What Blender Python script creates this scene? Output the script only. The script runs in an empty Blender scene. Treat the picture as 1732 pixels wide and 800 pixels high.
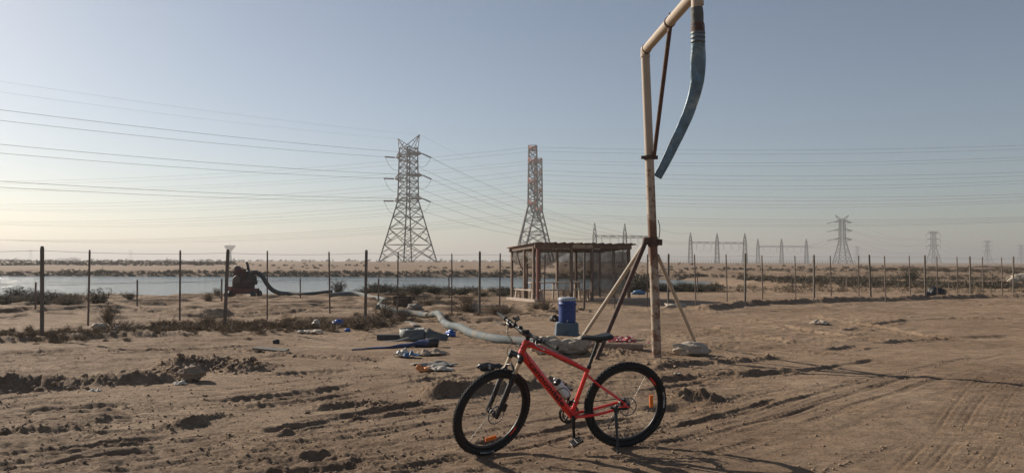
import bpy, bmesh, math, random
import numpy as np
from mathutils import Vector, Matrix, Euler

random.seed(7)
SC = bpy.context.scene
COL = SC.collection
R = math.radians

# ------------------------------------------------------------------ camera
F_PX, CX, CY = 1300.0, 866.0, 400.0          # focal length and centre in photograph pixels
CAM_H = 1.57
PITCH, ROLL = R(1.87), 0.0016
c_f = Vector((0, math.cos(PITCH), math.sin(PITCH)))
c_u0 = Vector((0, -math.sin(PITCH), math.cos(PITCH)))
c_r0 = Vector((1, 0, 0))
c_r = (c_r0 * math.cos(ROLL) + c_u0 * math.sin(ROLL)).normalized()
c_u = (c_u0 * math.cos(ROLL) - c_r0 * math.sin(ROLL)).normalized()
cam_d = bpy.data.cameras.new('camera')
cam = bpy.data.objects.new('camera', cam_d)
COL.objects.link(cam)
cam_d.sensor_fit = 'HORIZONTAL'
cam_d.sensor_width = 36.0
cam_d.lens = F_PX / 1732.0 * 36.0
cam_d.clip_start, cam_d.clip_end = 0.1, 20000
mw = Matrix.Identity(4)
for i_ in range(3):
    mw[i_][0], mw[i_][1], mw[i_][2] = c_r[i_], c_u[i_], -c_f[i_]
mw[2][3] = CAM_H
cam.matrix_world = mw
SC.camera = cam

# ------------------------------------------------------------------ sky, sun, exposure
SUN_EL, SUN_AZ = R(26), math.atan2(-0.80, 0.60)     # azimuth from +Y towards +X
w = bpy.data.worlds.new('World'); SC.world = w; w.use_nodes = True
nt = w.node_tree; nt.nodes.clear()
out = nt.nodes.new('ShaderNodeOutputWorld'); bg = nt.nodes.new('ShaderNodeBackground')
sky = nt.nodes.new('ShaderNodeTexSky'); sky.sky_type = 'NISHITA'; sky.sun_disc = False
sky.sun_elevation = SUN_EL; sky.sun_rotation = SUN_AZ
sky.altitude = 0; sky.air_density = 0.9; sky.dust_density = 0.55; sky.ozone_density = 1.2
bg.inputs['Strength'].default_value = 0.058
hsv = nt.nodes.new('ShaderNodeHueSaturation'); hsv.inputs['Saturation'].default_value = 0.78   # dust-greyed sky
nt.links.new(sky.outputs[0], hsv.inputs['Color']); nt.links.new(hsv.outputs[0], bg.inputs[0]); nt.links.new(bg.outputs[0], out.inputs[0])
sd = bpy.data.lights.new('sun', 'SUN'); sun = bpy.data.objects.new('sun', sd); COL.objects.link(sun)
sd.energy = 4.6; sd.angle = R(0.5); sd.color = (1.0, 0.90, 0.77)
sdir = Vector((math.sin(SUN_AZ) * math.cos(SUN_EL), math.cos(SUN_AZ) * math.cos(SUN_EL), math.sin(SUN_EL)))
sun.rotation_euler = sdir.to_track_quat('Z', 'Y').to_euler()
sun.location = (-20, 15, 30)
SC.view_settings.view_transform = 'Standard'
SC.view_settings.look = 'None'
SC.view_settings.gamma = 1.0
SC.view_settings.exposure = 0.54
SC.view_settings.use_curve_mapping = False
SC.cycles.volume_bounces = 0
SC.cycles.max_bounces = 6
SC.cycles.transparent_max_bounces = 12
SC.cycles.use_denoising = True

# ------------------------------------------------------------------ pixel helpers (photograph pixels -> places)
def ray(px, py):
    return c_f + c_r * ((px - CX) / F_PX) - c_u * ((py - CY) / F_PX)
def G(px, py, z=0.0):
    d = ray(px, py); t = (z - CAM_H) / d.z
    return Vector((d.x * t, d.y * t, z))
def P(px, py, Y):
    d = ray(px, py); t = Y / d.y
    return Vector((d.x * t, Y, CAM_H + d.z * t))

# ------------------------------------------------------------------ numpy noise
def _h(ix, iy, s):
    n = (ix * 374761393 + iy * 668265263 + s * 1274126177) & 0xffffffff
    n = ((n ^ (n >> 13)) * 1274126177) & 0xffffffff
    return (n ^ (n >> 16)) & 0xffff
def pn(x, y, s=0):
    x = np.asarray(x, dtype=np.float64); y = np.asarray(y, dtype=np.float64)
    x0 = np.floor(x).astype(np.int64); y0 = np.floor(y).astype(np.int64)
    fx = x - x0; fy = y - y0
    u = fx * fx * fx * (fx * (fx * 6 - 15) + 10); v = fy * fy * fy * (fy * (fy * 6 - 15) + 10)
    def g(i, j):
        a = _h(x0 + i, y0 + j, s) * (2 * math.pi / 65536.0)
        return np.cos(a) * (fx - i) + np.sin(a) * (fy - j)
    a = g(0, 0); b = g(1, 0); c = g(0, 1); d = g(1, 1)
    return 1.5 * ((a + (b - a) * u) + ((c + (d - c) * u) - (a + (b - a) * u)) * v)
def fbm(x, y, o=3, s=0, gain=0.5):
    r = 0; a = 1.0
    for k in range(o):
        r = r + a * pn(x, y, s + k * 17); x = x * 2.03 + 3.7; y = y * 2.03 - 1.3; a *= gain
    return r
def sst(a, b, x):
    t = np.clip((x - a) / (b - a), 0, 1); return t * t * (3 - 2 * t)

# ------------------------------------------------------------------ terrain
def spline(pts, n=6):
    pts = [Vector(p) for p in pts]
    if len(pts) < 3: return pts
    q = [pts[0] * 2 - pts[1]] + pts + [pts[-1] * 2 - pts[-2]]
    o = []
    for i in range(1, len(q) - 2):
        for k in range(n):
            t = k / n
            a, b, c, d = q[i - 1], q[i], q[i + 1], q[i + 2]
            o.append(0.5 * ((2 * b) + (c - a) * t + (2 * a - 5 * b + 4 * c - d) * t * t + (3 * b - a - 3 * c + d) * t ** 3))
    o.append(pts[-1]); return o
def line_uv(x, y, pts, reach):
    """signed side distance and run along a polyline, for the points within reach; (idx, u, s, total)"""
    P2 = np.array([(p.x, p.y) for p in pts])
    lo = P2.min(0) - reach; hi = P2.max(0) + reach
    idx = np.nonzero((x > lo[0]) & (x < hi[0]) & (y > lo[1]) & (y < hi[1]))[0]
    if len(idx) == 0: return idx, None, None, 0
    X = x[idx]; Y = y[idx]
    bu = np.full(len(idx), 1e9); bs = np.zeros(len(idx)); bsig = np.zeros(len(idx)); s0 = 0
    for a, b in zip(P2[:-1], P2[1:]):
        d = b - a; L = math.hypot(*d) + 1e-9; d = d / L
        rx = X - a[0]; ry = Y - a[1]
        t = np.clip(rx * d[0] + ry * d[1], 0, L)
        dist = np.hypot(rx - d[0] * t, ry - d[1] * t)
        m = dist < bu
        bu[m] = dist[m]; bs[m] = s0 + t[m]; bsig[m] = np.sign(-d[1] * rx[m] + d[0] * ry[m]); s0 += L
    m = bu < reach
    return idx[m], (bu * bsig)[m], bs[m], s0

NEAR = ([-120, -24, -10, -4, 0, 10, 16, 40], [24, 33, 36.5, 42, 45, 46, 48, 52])
FAR = ([-200, -60, 0, 12, 20, 40], [103, 101, 96, 88, 84, 80])
# wheel tracks and ridges, drawn as pixel polylines of the photograph
TRACKS = [  # pts, half width, depth, lug pitch, lug depth
    ([(-60, 783), (150, 758), (294, 740), (498, 722), (620, 698), (770, 676)], .11, .032, .0, .0),
    ([(-60, 808), (210, 771), (354, 757), (465, 742), (544, 720), (689, 701), (800, 690)], .10, .030, .11, .012),
    ([(300, 820), (510, 797), (619, 785), (772, 759), (900, 735), (1010, 712), (1110, 700)], .07, .026, .09, .014),
    ([(560, 812), (660, 799), (746, 785), (801, 773), (900, 757), (985, 742), (1110, 727), (1212, 704), (1330, 672)], .06, .024, .075, .016),
    ([(1000, 768), (1080, 755), (1155, 742), (1249, 719), (1325, 700), (1450, 664), (1560, 634)], .08, .017, .10, .012),
    ([(1130, 790), (1204, 768), (1261, 749), (1343, 723), (1450, 688), (1600, 640)], .07, .014, .09, .012),
    ([(1080, 664), (1148, 652), (1249, 636), (1381, 623), (1500, 606)], .13, .030, .0, .0),
    ([(1180, 690), (1242, 671), (1325, 661), (1456, 644), (1532, 629), (1660, 600)], .07, .013, .10, .012),
    ([(1505, 815), (1528, 790), (1584, 730), (1645, 655), (1701, 626), (1760, 605)], .075, .006, .085, .015),
    ([(1560, 815), (1583, 785), (1622, 735), (1672, 668), (1725, 632)], .075, .006, .085, .015),
    ([(1620, 815), (1637, 787), (1682, 730), (1716, 668), (1760, 630)], .06, .005, .085, .012),
    ([(1655, 815), (1690, 760), (1745, 690)], .06, .005, .085, .012),
    ([(1400, 805), (1434, 790), (1494, 765), (1580, 735)], .05, .007, .08, .006),
    ([(1380, 800), (1420, 783), (1480, 760)], .04, .006, .08, .006),
    ([(1240, 540), (1293, 547), (1337, 556), (1421, 567), (1500, 576)], .20, .050, .20, .035),
    ([(1360, 534), (1421, 543), (1483, 552), (1556, 565), (1640, 572)], .20, .050, .20, .035),
    ([(1180, 552), (1246, 565), (1320, 577), (1385, 580)], .20, .042, .20, .03),
    ([(1400, 592), (1500, 578), (1600, 571), (1732, 566)], .2, .042, .2, .02),
    ([(1430, 560), (1520, 545), (1620, 540), (1740, 541)], .2, .040, .2, .02),
    ([(1150, 590), (1260, 585), (1380, 596), (1500, 600)], .14, .03, .12, .02),
    ([(-40, 604), (120, 596), (300, 592), (460, 580)], .18, .04, .16, .02),
    ([(420, 640), (520, 632), (640, 628), (760, 640)], .16, .035, .12, .02),
    ([(-40, 700), (120, 690), (300, 684), (480, 668), (620, 650)], .16, .035, .13, .02),
    ([(-40, 722), (160, 708), (330, 694), (520, 682)], .13, .025, .12, .02),
    ([(420, 690), (560, 672), (700, 648), (820, 632)], .13, .03, .12, .02),
    ([(-40, 532), (150, 527), (330, 529), (560, 520)], .35, .06, .0, .0),
    ([(-40, 541), (150, 536), (330, 538), (560, 529)], .3, .06, .0, .0),
]
RIDGES = [  # pts, half width, height, steepness towards the camera (0 even, 1 steep), clods
    ([(-60, 660), (60, 656), (170, 650), (260, 645), (330, 640)], .32, .16, .8, .045),
    ([(280, 634), (340, 622), (400, 625), (430, 632)], .34, .17, .4, .06),
    ([(-60, 742), (60, 736), (140, 729), (200, 724)], .10, .040, .9, .035),
    ([(268, 730), (330, 715), (380, 703), (412, 704)], .10, .045, .9, .035),
    ([(500, 697), (570, 688), (630, 684), (690, 688)], .12, .055, .95, .035),
    ([(700, 676), (760, 668), (830, 662), (900, 655), (980, 650)], .24, .16, .95, .04),
    ([(1120, 676), (1160, 672), (1215, 676), (1250, 678)], .12, .09, .6, .05),
    ([(1090, 622), (1160, 616), (1250, 610), (1330, 602)], .20, .075, .9, .03),
    ([(1080, 645), (1200, 634), (1300, 628), (1380, 624)], .12, .055, .9, .02),
    ([(1190, 527), (1283, 517), (1430, 511), (1590, 507), (1760, 502)], .40, .23, .8, .04),
    ([(-60, 580), (60, 575), (200, 571), (330, 569)], .30, .13, .7, .04),
    ([(380, 590), (470, 600), (560, 606), (640, 612)], .2, .05, .5, .03),
    ([(900, 600), (990, 598), (1090, 600)], .4, .08, .2, .05),
    ([(270, 540), (380, 533), (560, 529)], .4, .10, .6, .03),
    ([(130, 533), (250, 527), (330, 527)], .5, .10, .6, .05),
]
HOLES = [((486, 784), .09, .03), ((545, 777), .12, .032), ((1135, 690), .2, .05)]
_fine = []
_rt = random.Random(2)
for _t in [0, 1, 2, 3, 4, 5, 7, 20, 21, 22, 23, 24]:
    for _o in (-24, -13, 11, 21):
        _sh = _o * _rt.uniform(.7, 1.3); _dx = _rt.uniform(-120, 120)
        _fine.append(([(x_ + _dx, min(835, y_ + _sh * max(.25, (y_ - 560) / 200.0) + _rt.uniform(-2, 2))) for x_, y_ in TRACKS[_t][0]], _rt.uniform(.025, .055), _rt.uniform(.010, .020) * (.45 if _t in (4, 5, 7) else .9), _rt.choice((0, .06, .08)), .007))
TRACKS += _fine
TRACKS = [(spline([G(*p).to_2d().to_3d() for p in t[0]]),) + t[1:] for t in TRACKS]
RIDGES = [(spline([G(*p).to_2d().to_3d() for p in t[0]]),) + t[1:] for t in RIDGES]
HOLES = [(G(*h[0]),) + h[1:] for h in HOLES]

def pond_s(x, y):
    yn = np.interp(x, NEAR[0], NEAR[1]); yf = np.interp(x, FAR[0], FAR[1])
    wob = 1.2 * pn(x * .13, y * .13, 5) + .5 * pn(x * .5, y * .5, 6)
    return np.minimum(np.minimum(y - yn, yf - y), (21 - x) * .8 + 4 * pn(y * .06, x * 0 + .3, 9)) + wob

def H(x, y, attr=False):
    """height of the ground (and how much it is dug: dark soil, and far bank shade put into the colour)"""
    x = np.atleast_1d(np.asarray(x, dtype=np.float64)); y = np.atleast_1d(np.asarray(y, dtype=np.float64))
    r = np.hypot(x, y)
    z = np.zeros_like(x); soil = np.zeros_like(x)
    ps = pond_s(x, y)
    z += -1.5 * sst(0, 6.0, ps)
    yf = np.interp(x, FAR[0], FAR[1]); dfar = y - yf
    lf = 1 - sst(25, 160, x)
    z += (.55 * sst(-.5, 3.0, dfar + .8 * pn(x * .15, y * .15, 3)) + .75 * sst(5, 160, dfar)) * lf * (y > 60)
    z += sst(45, 120, r) * .25 * fbm(x * .035, y * .035, 3, 21) * (1 - sst(900, 2500, r)) * (ps < -.5)
    soil += sst(-1.6, -.6, ps) * (1 - sst(4, 6, ps)) * (x < 30) * (y > 70)  # far bank: dark mud, with the shade of its face painted in too
    soil += 1.1 * sst(2, 8, dfar) * (y > 60) * (.65 + .5 * fbm(x * .02, y * .008, 2, 33))
    nf = 1 - sst(45, 90, r)                       # near field relief fades out
    m = np.nonzero(nf > 0)[0]
    X = x[m]; Y = y[m]; n = np.zeros_like(X)
    n += .055 * fbm(X * .16, Y * .16, 3, 31)
    th = R(28); a = X * math.cos(th) + Y * math.sin(th); b = -X * math.sin(th) + Y * math.cos(th)
    b = b + .25 * pn(a * .5, b * .5, 41) + .08 * pn(a * 2, b * 2, 43)
    rough = sst(-.35, .45, pn(X * .22 + 3, Y * .22, 51) + .10)          # trampled and smooth areas
    rough = rough * (.24 + .76 * (1 - sst(.6, 2.6, X - .30 * (Y - 6)) * (1 - .75 * sst(11, 15, Y))))    # the swept yard on the right
    n += (.010 + .010 * rough) * fbm(a * .55, b * 1.9, 3, 61)
    rg = 1 - np.abs(fbm(a * 1.1, b * 3.6, 3, 71)) * 1.7
    n += .016 * rough * np.clip(rg, 0, 1) ** 2
    rg2 = 1 - np.abs(fbm(a * 2.3 + 5, b * 6.5, 2, 75)) * 1.6
    n += .010 * rough * np.clip(rg2, 0, 1) ** 2
    wa = a + .15 * pn(a * 3, b * 3, 85); wb = b + .10 * pn(a * 4, b * 4, 86)
    # broken crust: small steps with a sharp edge towards the camera
    tr = fbm(wa * .9, wb * 2.6, 3, 87) * 3.2; fl = np.floor(tr); fr = tr - fl
    n += .017 * (.20 + .80 * rough) * (fl + sst(.0, .16, fr) - .5 * fr) * .55
    cl = np.abs(fbm(X * 6, Y * 6, 2, 81)); patch = sst(-.05, .5, pn(X * .8, Y * .8, 83) + .08)
    n += .015 * rough * patch * (.55 - cl)
    n += .010 * rough * patch * (.5 - np.abs(pn(X * 17, Y * 17, 84)) * 1.4)
    n += .005 * fbm(X * 12, Y * 12, 2, 91) * (.35 + .65 * rough)
    z[m] += n * nf[m] * .78
    # far-side crumbly mounds behind the fence
    z += .13 * sst(.05, .5, fbm(x * .30, y * 1.0, 3, 95)) * sst(17, 22, y) * (1 - sst(36, 44, r)) * (1 - .8 * sst(-2, 3, x))
    for pts, hw, dp, lp, ld in TRACKS:
        idx, u, s, L = line_uv(x, y, pts, hw * 2.6)
        if len(idx) == 0: continue
        au = np.abs(u); wob = .8 + .45 * pn(s * 1.7, u * 3, 101)
        end = sst(0, .5, s) * sst(0, .5, L - s)
        broken = sst(-.45, .15, pn(s * .8 + 7, u * .5, 103))
        prof = -dp * (1 - sst(hw * .75, hw * 1.05, au)) + dp * (.8 if dp > .018 else .35) * np.exp(-((au - hw * 1.3) / (hw * .26)) ** 2) * wob * np.clip(.75 + .8 * pn(s * 12, u * 15, 105) + .8 * pn(s * 3, u * 4, 106), 0, 1.6)
        lug = 0
        if lp:
            v = .5 + .5 * np.sin(2 * math.pi * s / lp + np.where(u > 0, 0, math.pi * .8) + au / hw * 1.2)
            lug = ld * np.clip(v * 1.6 - .6, 0, 1) * (1 - sst(hw * .6, hw * .98, au)) * sst(hw * .1, hw * .3, au)
        z[idx] += (prof + lug) * end * (.25 + .75 * broken)
        soil[idx] += .32 * broken * end * (1 - sst(hw * .9, hw * 2.2, au))
    for pts, hw, ht, st, cd in RIDGES:
        idx, u, s, L = line_uv(x, y, pts, hw * 3)
        if len(idx) == 0: continue
        # u < 0 is the camera side for polylines that run to the right
        wk = .45 if hw > .38 else 1.0; wob = .75 + wk * (.5 * pn(s * 2.2, s * 0 + .5, 111) + .16 * pn(s * 7, u * 5, 113))
        us = u + .10 * hw * pn(s * 5, u * 6, 115) + .25 * hw * pn(s * 1.3, s * 0, 116)
        sig = np.where(us < 0, hw * (1 - .72 * st), hw * (1 + .5 * st))
        e = np.exp(-(us / sig) ** 2) * sst(0, .45, s) * sst(0, .45, L - s)
        z[idx] += ht * e * wob
        c1 = np.abs(fbm(x[idx] * 5, y[idx] * 5, 3, 117, .6)); c2 = np.abs(pn(x[idx] * 15, y[idx] * 15, 118))
        z[idx] += cd * 1.5 * np.clip(e * 1.5, 0, 1) * (.5 - c1 * 1.15 - c2 * .45)
        soil[idx] += .9 * np.clip(e, 0, 1) * min(1, cd * 18)
    for c, hr, dp in HOLES:
        q = np.hypot((x - c.x) * .8, y - c.y) / hr
        z += -dp * np.exp(-q ** 4) + dp * .35 * np.exp(-((q - 1.35) / .3) ** 2)
    for c in FLAT:
        q = np.hypot(x - c[0], y - c[1]); z += (c[2] - z) * .85 * (1 - sst(c[3] * .5, c[3], q))
    if attr: return z, np.clip(soil, 0, 1), ps
    return z
FLAT = []
GRID = {}
def hz(x, y):
    r = math.hypot(x, y); a = math.atan2(x, y)
    if GRID and abs(a) < GRID['a1'] and 5 < r < 4000:
        rr = GRID['r']; i = int(np.searchsorted(rr, r)) - 1; fi = (r - rr[i]) / (rr[i + 1] - rr[i])
        q = (a + GRID['a1']) / (2 * GRID['a1']) * 999; j = min(int(q), 998); fj = q - j; Z = GRID['z']
        return float((Z[i, j] * (1 - fj) + Z[i, j + 1] * fj) * (1 - fi) + (Z[i + 1, j] * (1 - fj) + Z[i + 1, j + 1] * fj) * fi)
    return float(H([x], [y])[0])
def on(px, py, dz=0.0):
    """the place on the ground seen at a pixel"""
    p = G(px, py)
    for _ in range(4): p = G(px, py, hz(p.x, p.y))
    p.z = hz(p.x, p.y) + dz
    return p

# ------------------------------------------------------------------ materials
MATS = {}
def nodes_of(m):
    m.use_nodes = True; n = m.node_tree; return n, n.nodes['Principled BSDF']
def mat(name, col, rough=.6, metal=0.0, var=.12, scale=8.0, bump=0.0, bscale=30.0, alt=None, thr=None, spec=None, coat=0.0, trans=0.0):
    """procedural material: base colour broken by noise, optional second colour (rust, dust, dirt, painted light on the hanging hose), optional bump"""
    if name in MATS: return MATS[name]
    m = bpy.data.materials.new(name); n, b = nodes_of(m)
    N, L = n.nodes, n.links
    tc = N.new('ShaderNodeTexCoord')
    ns = N.new('ShaderNodeTexNoise'); ns.inputs['Scale'].default_value = scale; ns.inputs['Detail'].default_value = 6; ns.inputs['Roughness'].default_value = .65
    L.new(tc.outputs['Object'], ns.inputs['Vector'])
    rp = N.new('ShaderNodeValToRGB')
    rp.color_ramp.elements[0].position = .3; rp.color_ramp.elements[1].position = .7
    rp.color_ramp.elements[0].color = tuple(c * (1 - var) for c in col) + (1,)
    rp.color_ramp.elements[1].color = tuple(min(1, c * (1 + var)) for c in col) + (1,)
    L.new(ns.outputs['Fac'], rp.inputs['Fac']); src = rp.outputs['Color']
    if alt:
        n2 = N.new('ShaderNodeTexNoise'); n2.inputs['Scale'].default_value = scale * .45; n2.inputs['Detail'].default_value = 8; n2.inputs['Roughness'].default_value = .7
        L.new(tc.outputs['Object'], n2.inputs['Vector'])
        r2 = N.new('ShaderNodeValToRGB'); t = .5 if thr is None else thr
        r2.color_ramp.elements[0].position = t; r2.color_ramp.elements[1].position = min(1, t + .12)
        L.new(n2.outputs['Fac'], r2.inputs['Fac'])
        mx = N.new('ShaderNodeMix'); mx.data_type = 'RGBA'
        L.new(r2.outputs['Color'], mx.inputs['Factor']); L.new(src, mx.inputs['A']); mx.inputs['B'].default_value = tuple(alt) + (1,)
        src = mx.outputs['Result']
    L.new(src, b.inputs['Base Color'])
    b.inputs['Roughness'].default_value = rough; b.inputs['Metallic'].default_value = metal
    if spec is not None: b.inputs['Specular IOR Level'].default_value = spec
    if coat: b.inputs['Coat Weight'].default_value = coat; b.inputs['Coat Roughness'].default_value = .12
    if bump:
        nb = N.new('ShaderNodeTexNoise'); nb.inputs['Scale'].default_value = bscale; nb.inputs['Detail'].default_value = 5
        L.new(tc.outputs['Object'], nb.inputs['Vector'])
        bp = N.new('ShaderNodeBump'); bp.inputs['Strength'].default_value = bump; bp.inputs['Distance'].default_value = .02
        L.new(nb.outputs['Fac'], bp.inputs['Height']); L.new(bp.outputs['Normal'], b.inputs['Normal'])
    MATS[name] = m; return m

def ground_mat():
    m = bpy.data.materials.new('sandy_ground'); n, b = nodes_of(m); N, L = n.nodes, n.links
    geo = N.new('ShaderNodeNewGeometry')
    def noise(sc, det=6, rg=.6, dist=0):
        t = N.new('ShaderNodeTexNoise'); t.inputs['Scale'].default_value = sc; t.inputs['Detail'].default_value = det
        t.inputs['Roughness'].default_value = rg; t.inputs['Distortion'].default_value = dist
        L.new(geo.outputs['Position'], t.inputs['Vector']); return t
    def ramp(src, p0, c0, p1, c1):
        r = N.new('ShaderNodeValToRGB'); e = r.color_ramp.elements
        e[0].position, e[1].position = p0, p1; e[0].color, e[1].color = tuple(c0) + (1,), tuple(c1) + (1,)
        L.new(src, r.inputs['Fac']); return r.outputs['Color']
    def mixc(f, a, bb, mode='MIX'):
        x = N.new('ShaderNodeMix'); x.data_type = 'RGBA'; x.blend_type = mode
        if isinstance(f, float): x.inputs['Factor'].default_value = f
        else: L.new(f, x.inputs['Factor'])
        for s, i in ((a, 'A'), (bb, 'B')):
            if isinstance(s, tuple): x.inputs[i].default_value = s + (1,)
            else: L.new(s, x.inputs[i])
        return x.outputs['Result']
    base = ramp(noise(.35, 5).outputs['Fac'], .35, (.262, .177, .114), .68, (.400, .294, .202))
    fine = ramp(noise(4.5, 8, .7).outputs['Fac'], .35, (.72, .70, .68), .66, (1.12, 1.12, 1.12))
    c = mixc(1.0, base, fine, 'MULTIPLY')
    grit = ramp(noise(38, 6, .8).outputs['Fac'], .38, (.62, .60, .58), .58, (1.08, 1.08, 1.07))
    c = mixc(1.0, c, grit, 'MULTIPLY')
    pale = ramp(noise(.8, 7, .65, .6).outputs['Fac'], .56, (0, 0, 0), .70, (1, 1, 1))
    pf = N.new('ShaderNodeMath'); pf.operation = 'MULTIPLY'; pf.inputs[1].default_value = .5; L.new(pale, pf.inputs[0])
    c = mixc(pf.outputs[0], c, (.50, .385, .27))
    # scraped streaks along the wheel tracks
    mp = N.new('ShaderNodeMapping'); mp.inputs['Rotation'].default_value = (0, 0, R(-32)); mp.inputs['Scale'].default_value = (1.1, 5.0, 1)
    L.new(geo.outputs['Position'], mp.inputs['Vector'])
    sn = N.new('ShaderNodeTexNoise'); sn.inputs['Scale'].default_value = 1.6; sn.inputs['Detail'].default_value = 7; sn.inputs['Roughness'].default_value = .68; sn.inputs['Distortion'].default_value = .4
    L.new(mp.outputs[0], sn.inputs['Vector'])
    c = mixc(1.0, c, ramp(sn.outputs['Fac'], .36, (.80, .785, .77), .64, (1.10, 1.095, 1.09)), 'MULTIPLY')
    at = N.new('ShaderNodeAttribute'); at.attribute_name = 'soil_shade'; at.attribute_type = 'GEOMETRY'
    sf = N.new('ShaderNodeMath'); sf.operation = 'MULTIPLY'; sf.inputs[1].default_value = .60; L.new(at.outputs['Fac'], sf.inputs[0])
    dark = ramp(noise(9, 6).outputs['Fac'], .35, (.135, .095, .066), .7, (.235, .172, .122))
    c = mixc(sf.outputs[0], c, dark)
    aw = N.new('ShaderNodeAttribute'); aw.attribute_name = 'wet'; aw.attribute_type = 'GEOMETRY'
    c = mixc(aw.outputs['Fac'], c, (.060, .052, .042))
    L.new(c, b.inputs['Base Color'])
    b.inputs['Roughness'].default_value = .92; b.inputs['Specular IOR Level'].default_value = .18
    b1 = N.new('ShaderNodeBump'); b1.inputs['Strength'].default_value = 1.0; b1.inputs['Distance'].default_value = .05
    L.new(noise(11, 10, .78, .3).outputs['Fac'], b1.inputs['Height'])
    b2 = N.new('ShaderNodeBump'); b2.inputs['Strength'].default_value = .7; b2.inputs['Distance'].default_value = .012
    L.new(noise(55, 5, .7).outputs['Fac'], b2.inputs['Height']); L.new(b1.outputs['Normal'], b2.inputs['Normal'])
    L.new(b2.outputs['Normal'], b.inputs['Normal'])
    return m

# ------------------------------------------------------------------ mesh helpers
class MB:
    def __init__(s): s.v = []; s.f = []; s.sm = []
    def add(s, vs, fs, smooth=False):
        o = len(s.v); s.v += [tuple(v) for v in vs]; s.f += [tuple(i + o for i in f) for f in fs]; s.sm += [smooth] * len(fs)
        return s
    def tube(s, pts, r, n=8, caps=True, smooth=True, squash=1.0, up=None):
        pts = [Vector(p) for p in pts]
        rs = r if isinstance(r, (list, tuple)) else [r] * len(pts)
        vs = []; fs = []
        t0 = (pts[1] - pts[0]).normalized()
        u = Vector(up) if up else (Vector((0, 0, 1)) if abs(t0.z) < .9 else Vector((1, 0, 0)))
        u = (u - t0 * u.dot(t0)).normalized()
        for i, p in enumerate(pts):
            t = (pts[min(i + 1, len(pts) - 1)] - pts[max(i - 1, 0)]).normalized()
            u = (u - t * u.dot(t)); u = u.normalized() if u.length > 1e-6 else t.orthogonal().normalized()
            v = t.cross(u)
            for k in range(n):
                a = 2 * math.pi * k / n
                vs.append(p + u * math.cos(a) * rs[i] * squash + v * math.sin(a) * rs[i])
        for i in range(len(pts) - 1):
            for k in range(n):
                k2 = (k + 1) % n
                fs.append((i * n + k, i * n + k2, (i + 1) * n + k2, (i + 1) * n + k))
        s.add(vs, fs, smooth)
        if caps:
            s.add([vs[k] for k in range(n)], [tuple(range(n - 1, -1, -1))])
            e = (len(pts) - 1) * n
            s.add([vs[e + k] for k in range(n)], [tuple(range(n))])
        return s
    def bar(s, a, b, w, h=None, up=(0, 0, 1)):
        """rectangular bar from a to b"""
        a, b = Vector(a), Vector(b); h = h or w; t = (b - a).normalized()
        u = Vector(up); u = u - t * u.dot(t)
        if u.length < 1e-4: u = t.orthogonal()
        u.normalize(); v = t.cross(u)
        vs = [p + u * (sy * h / 2) + v * (sx * w / 2) for p in (a, b) for sx, sy in ((-1, -1), (1, -1), (1, 1), (-1, 1))]
        return s.add(vs, [(3, 2, 1, 0), (4, 5, 6, 7), (0, 1, 5, 4), (1, 2, 6, 5), (2, 3, 7, 6), (3, 0, 4, 7)])
    def box(s, c, size, rot=None):
        c = Vector(c); M = rot.to_3x3() if rot is not None else Matrix.Identity(3)
        vs = [c + M @ Vector((sx * size[0] / 2, sy * size[1] / 2, sz * size[2] / 2)) for sz in (-1, 1) for sx, sy in ((-1, -1), (1, -1), (1, 1), (-1, 1))]
        return s.add(vs, [(3, 2, 1, 0), (4, 5, 6, 7), (0, 1, 5, 4), (1, 2, 6, 5), (2, 3, 7, 6), (3, 0, 4, 7)])
    def lathe(s, prof, n=24, M=None, closed=False, smooth=True):
        """profile of (radius, height) turned round local Z, then put through M"""
        M = M or Matrix.Identity(4); vs = []; fs = []
        for r_, z_ in prof:
            for k in range(n):
                a = 2 * math.pi * k / n; vs.append(M @ Vector((r_ * math.cos(a), r_ * math.sin(a), z_)))
        m = len(prof); rng = range(m) if closed else range(m - 1)
        for i in rng:
            j = (i + 1) % m
            for k in range(n):
                k2 = (k + 1) % n; fs.append((i * n + k, i * n + k2, j * n + k2, j * n + k))
        s.add(vs, fs, smooth)
        if not closed:
            if prof[0][0] > 1e-5: s.add(vs[:n], [tuple(range(n - 1, -1, -1))])
            if prof[-1][0] > 1e-5: s.add(vs[-n:], [tuple(range(n))])
        return s
    def mesh(s, name, m):
        me = bpy.data.meshes.new(name); me.from_pydata(s.v, [], s.f)
        me.polygons.foreach_set('use_smooth', s.sm)
        if m: me.materials.append(m)
        me.update(); return me
    def build(s, name, m, parent=None, loc=None, rot=None):
        o = bpy.data.objects.new(name, s.mesh(name, m)); COL.objects.link(o)
        if parent: o.parent = parent
        if loc is not None: o.location = loc
        if rot is not None: o.rotation_euler = rot
        return o
def tag(o, label=None, cat=None, group=None, kind=None):
    if label: o['label'] = label
    if cat: o['category'] = cat
    if group: o['group'] = group
    if kind: o['kind'] = kind
    return o
def empty(name, loc=(0, 0, 0), rot=(0, 0, 0), label=None, cat=None, group=None):
    o = bpy.data.objects.new(name, None); COL.objects.link(o); o.location = loc; o.rotation_euler = rot
    o.empty_display_size = .2
    return tag(o, label, cat, group)
def link(name, me, parent=None, loc=(0, 0, 0), rot=(0, 0, 0), scale=(1, 1, 1)):
    o = bpy.data.objects.new(name, me); COL.objects.link(o)
    if parent: o.parent = parent
    o.location = loc; o.rotation_euler = rot; o.scale = scale
    return o
def soften(o, wdt=.005, seg=2):
    b = o.modifiers.new('bevel', 'BEVEL'); b.width = wdt; b.segments = seg; b.limit_method = 'ANGLE'; b.angle_limit = R(35)
    return o
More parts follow.
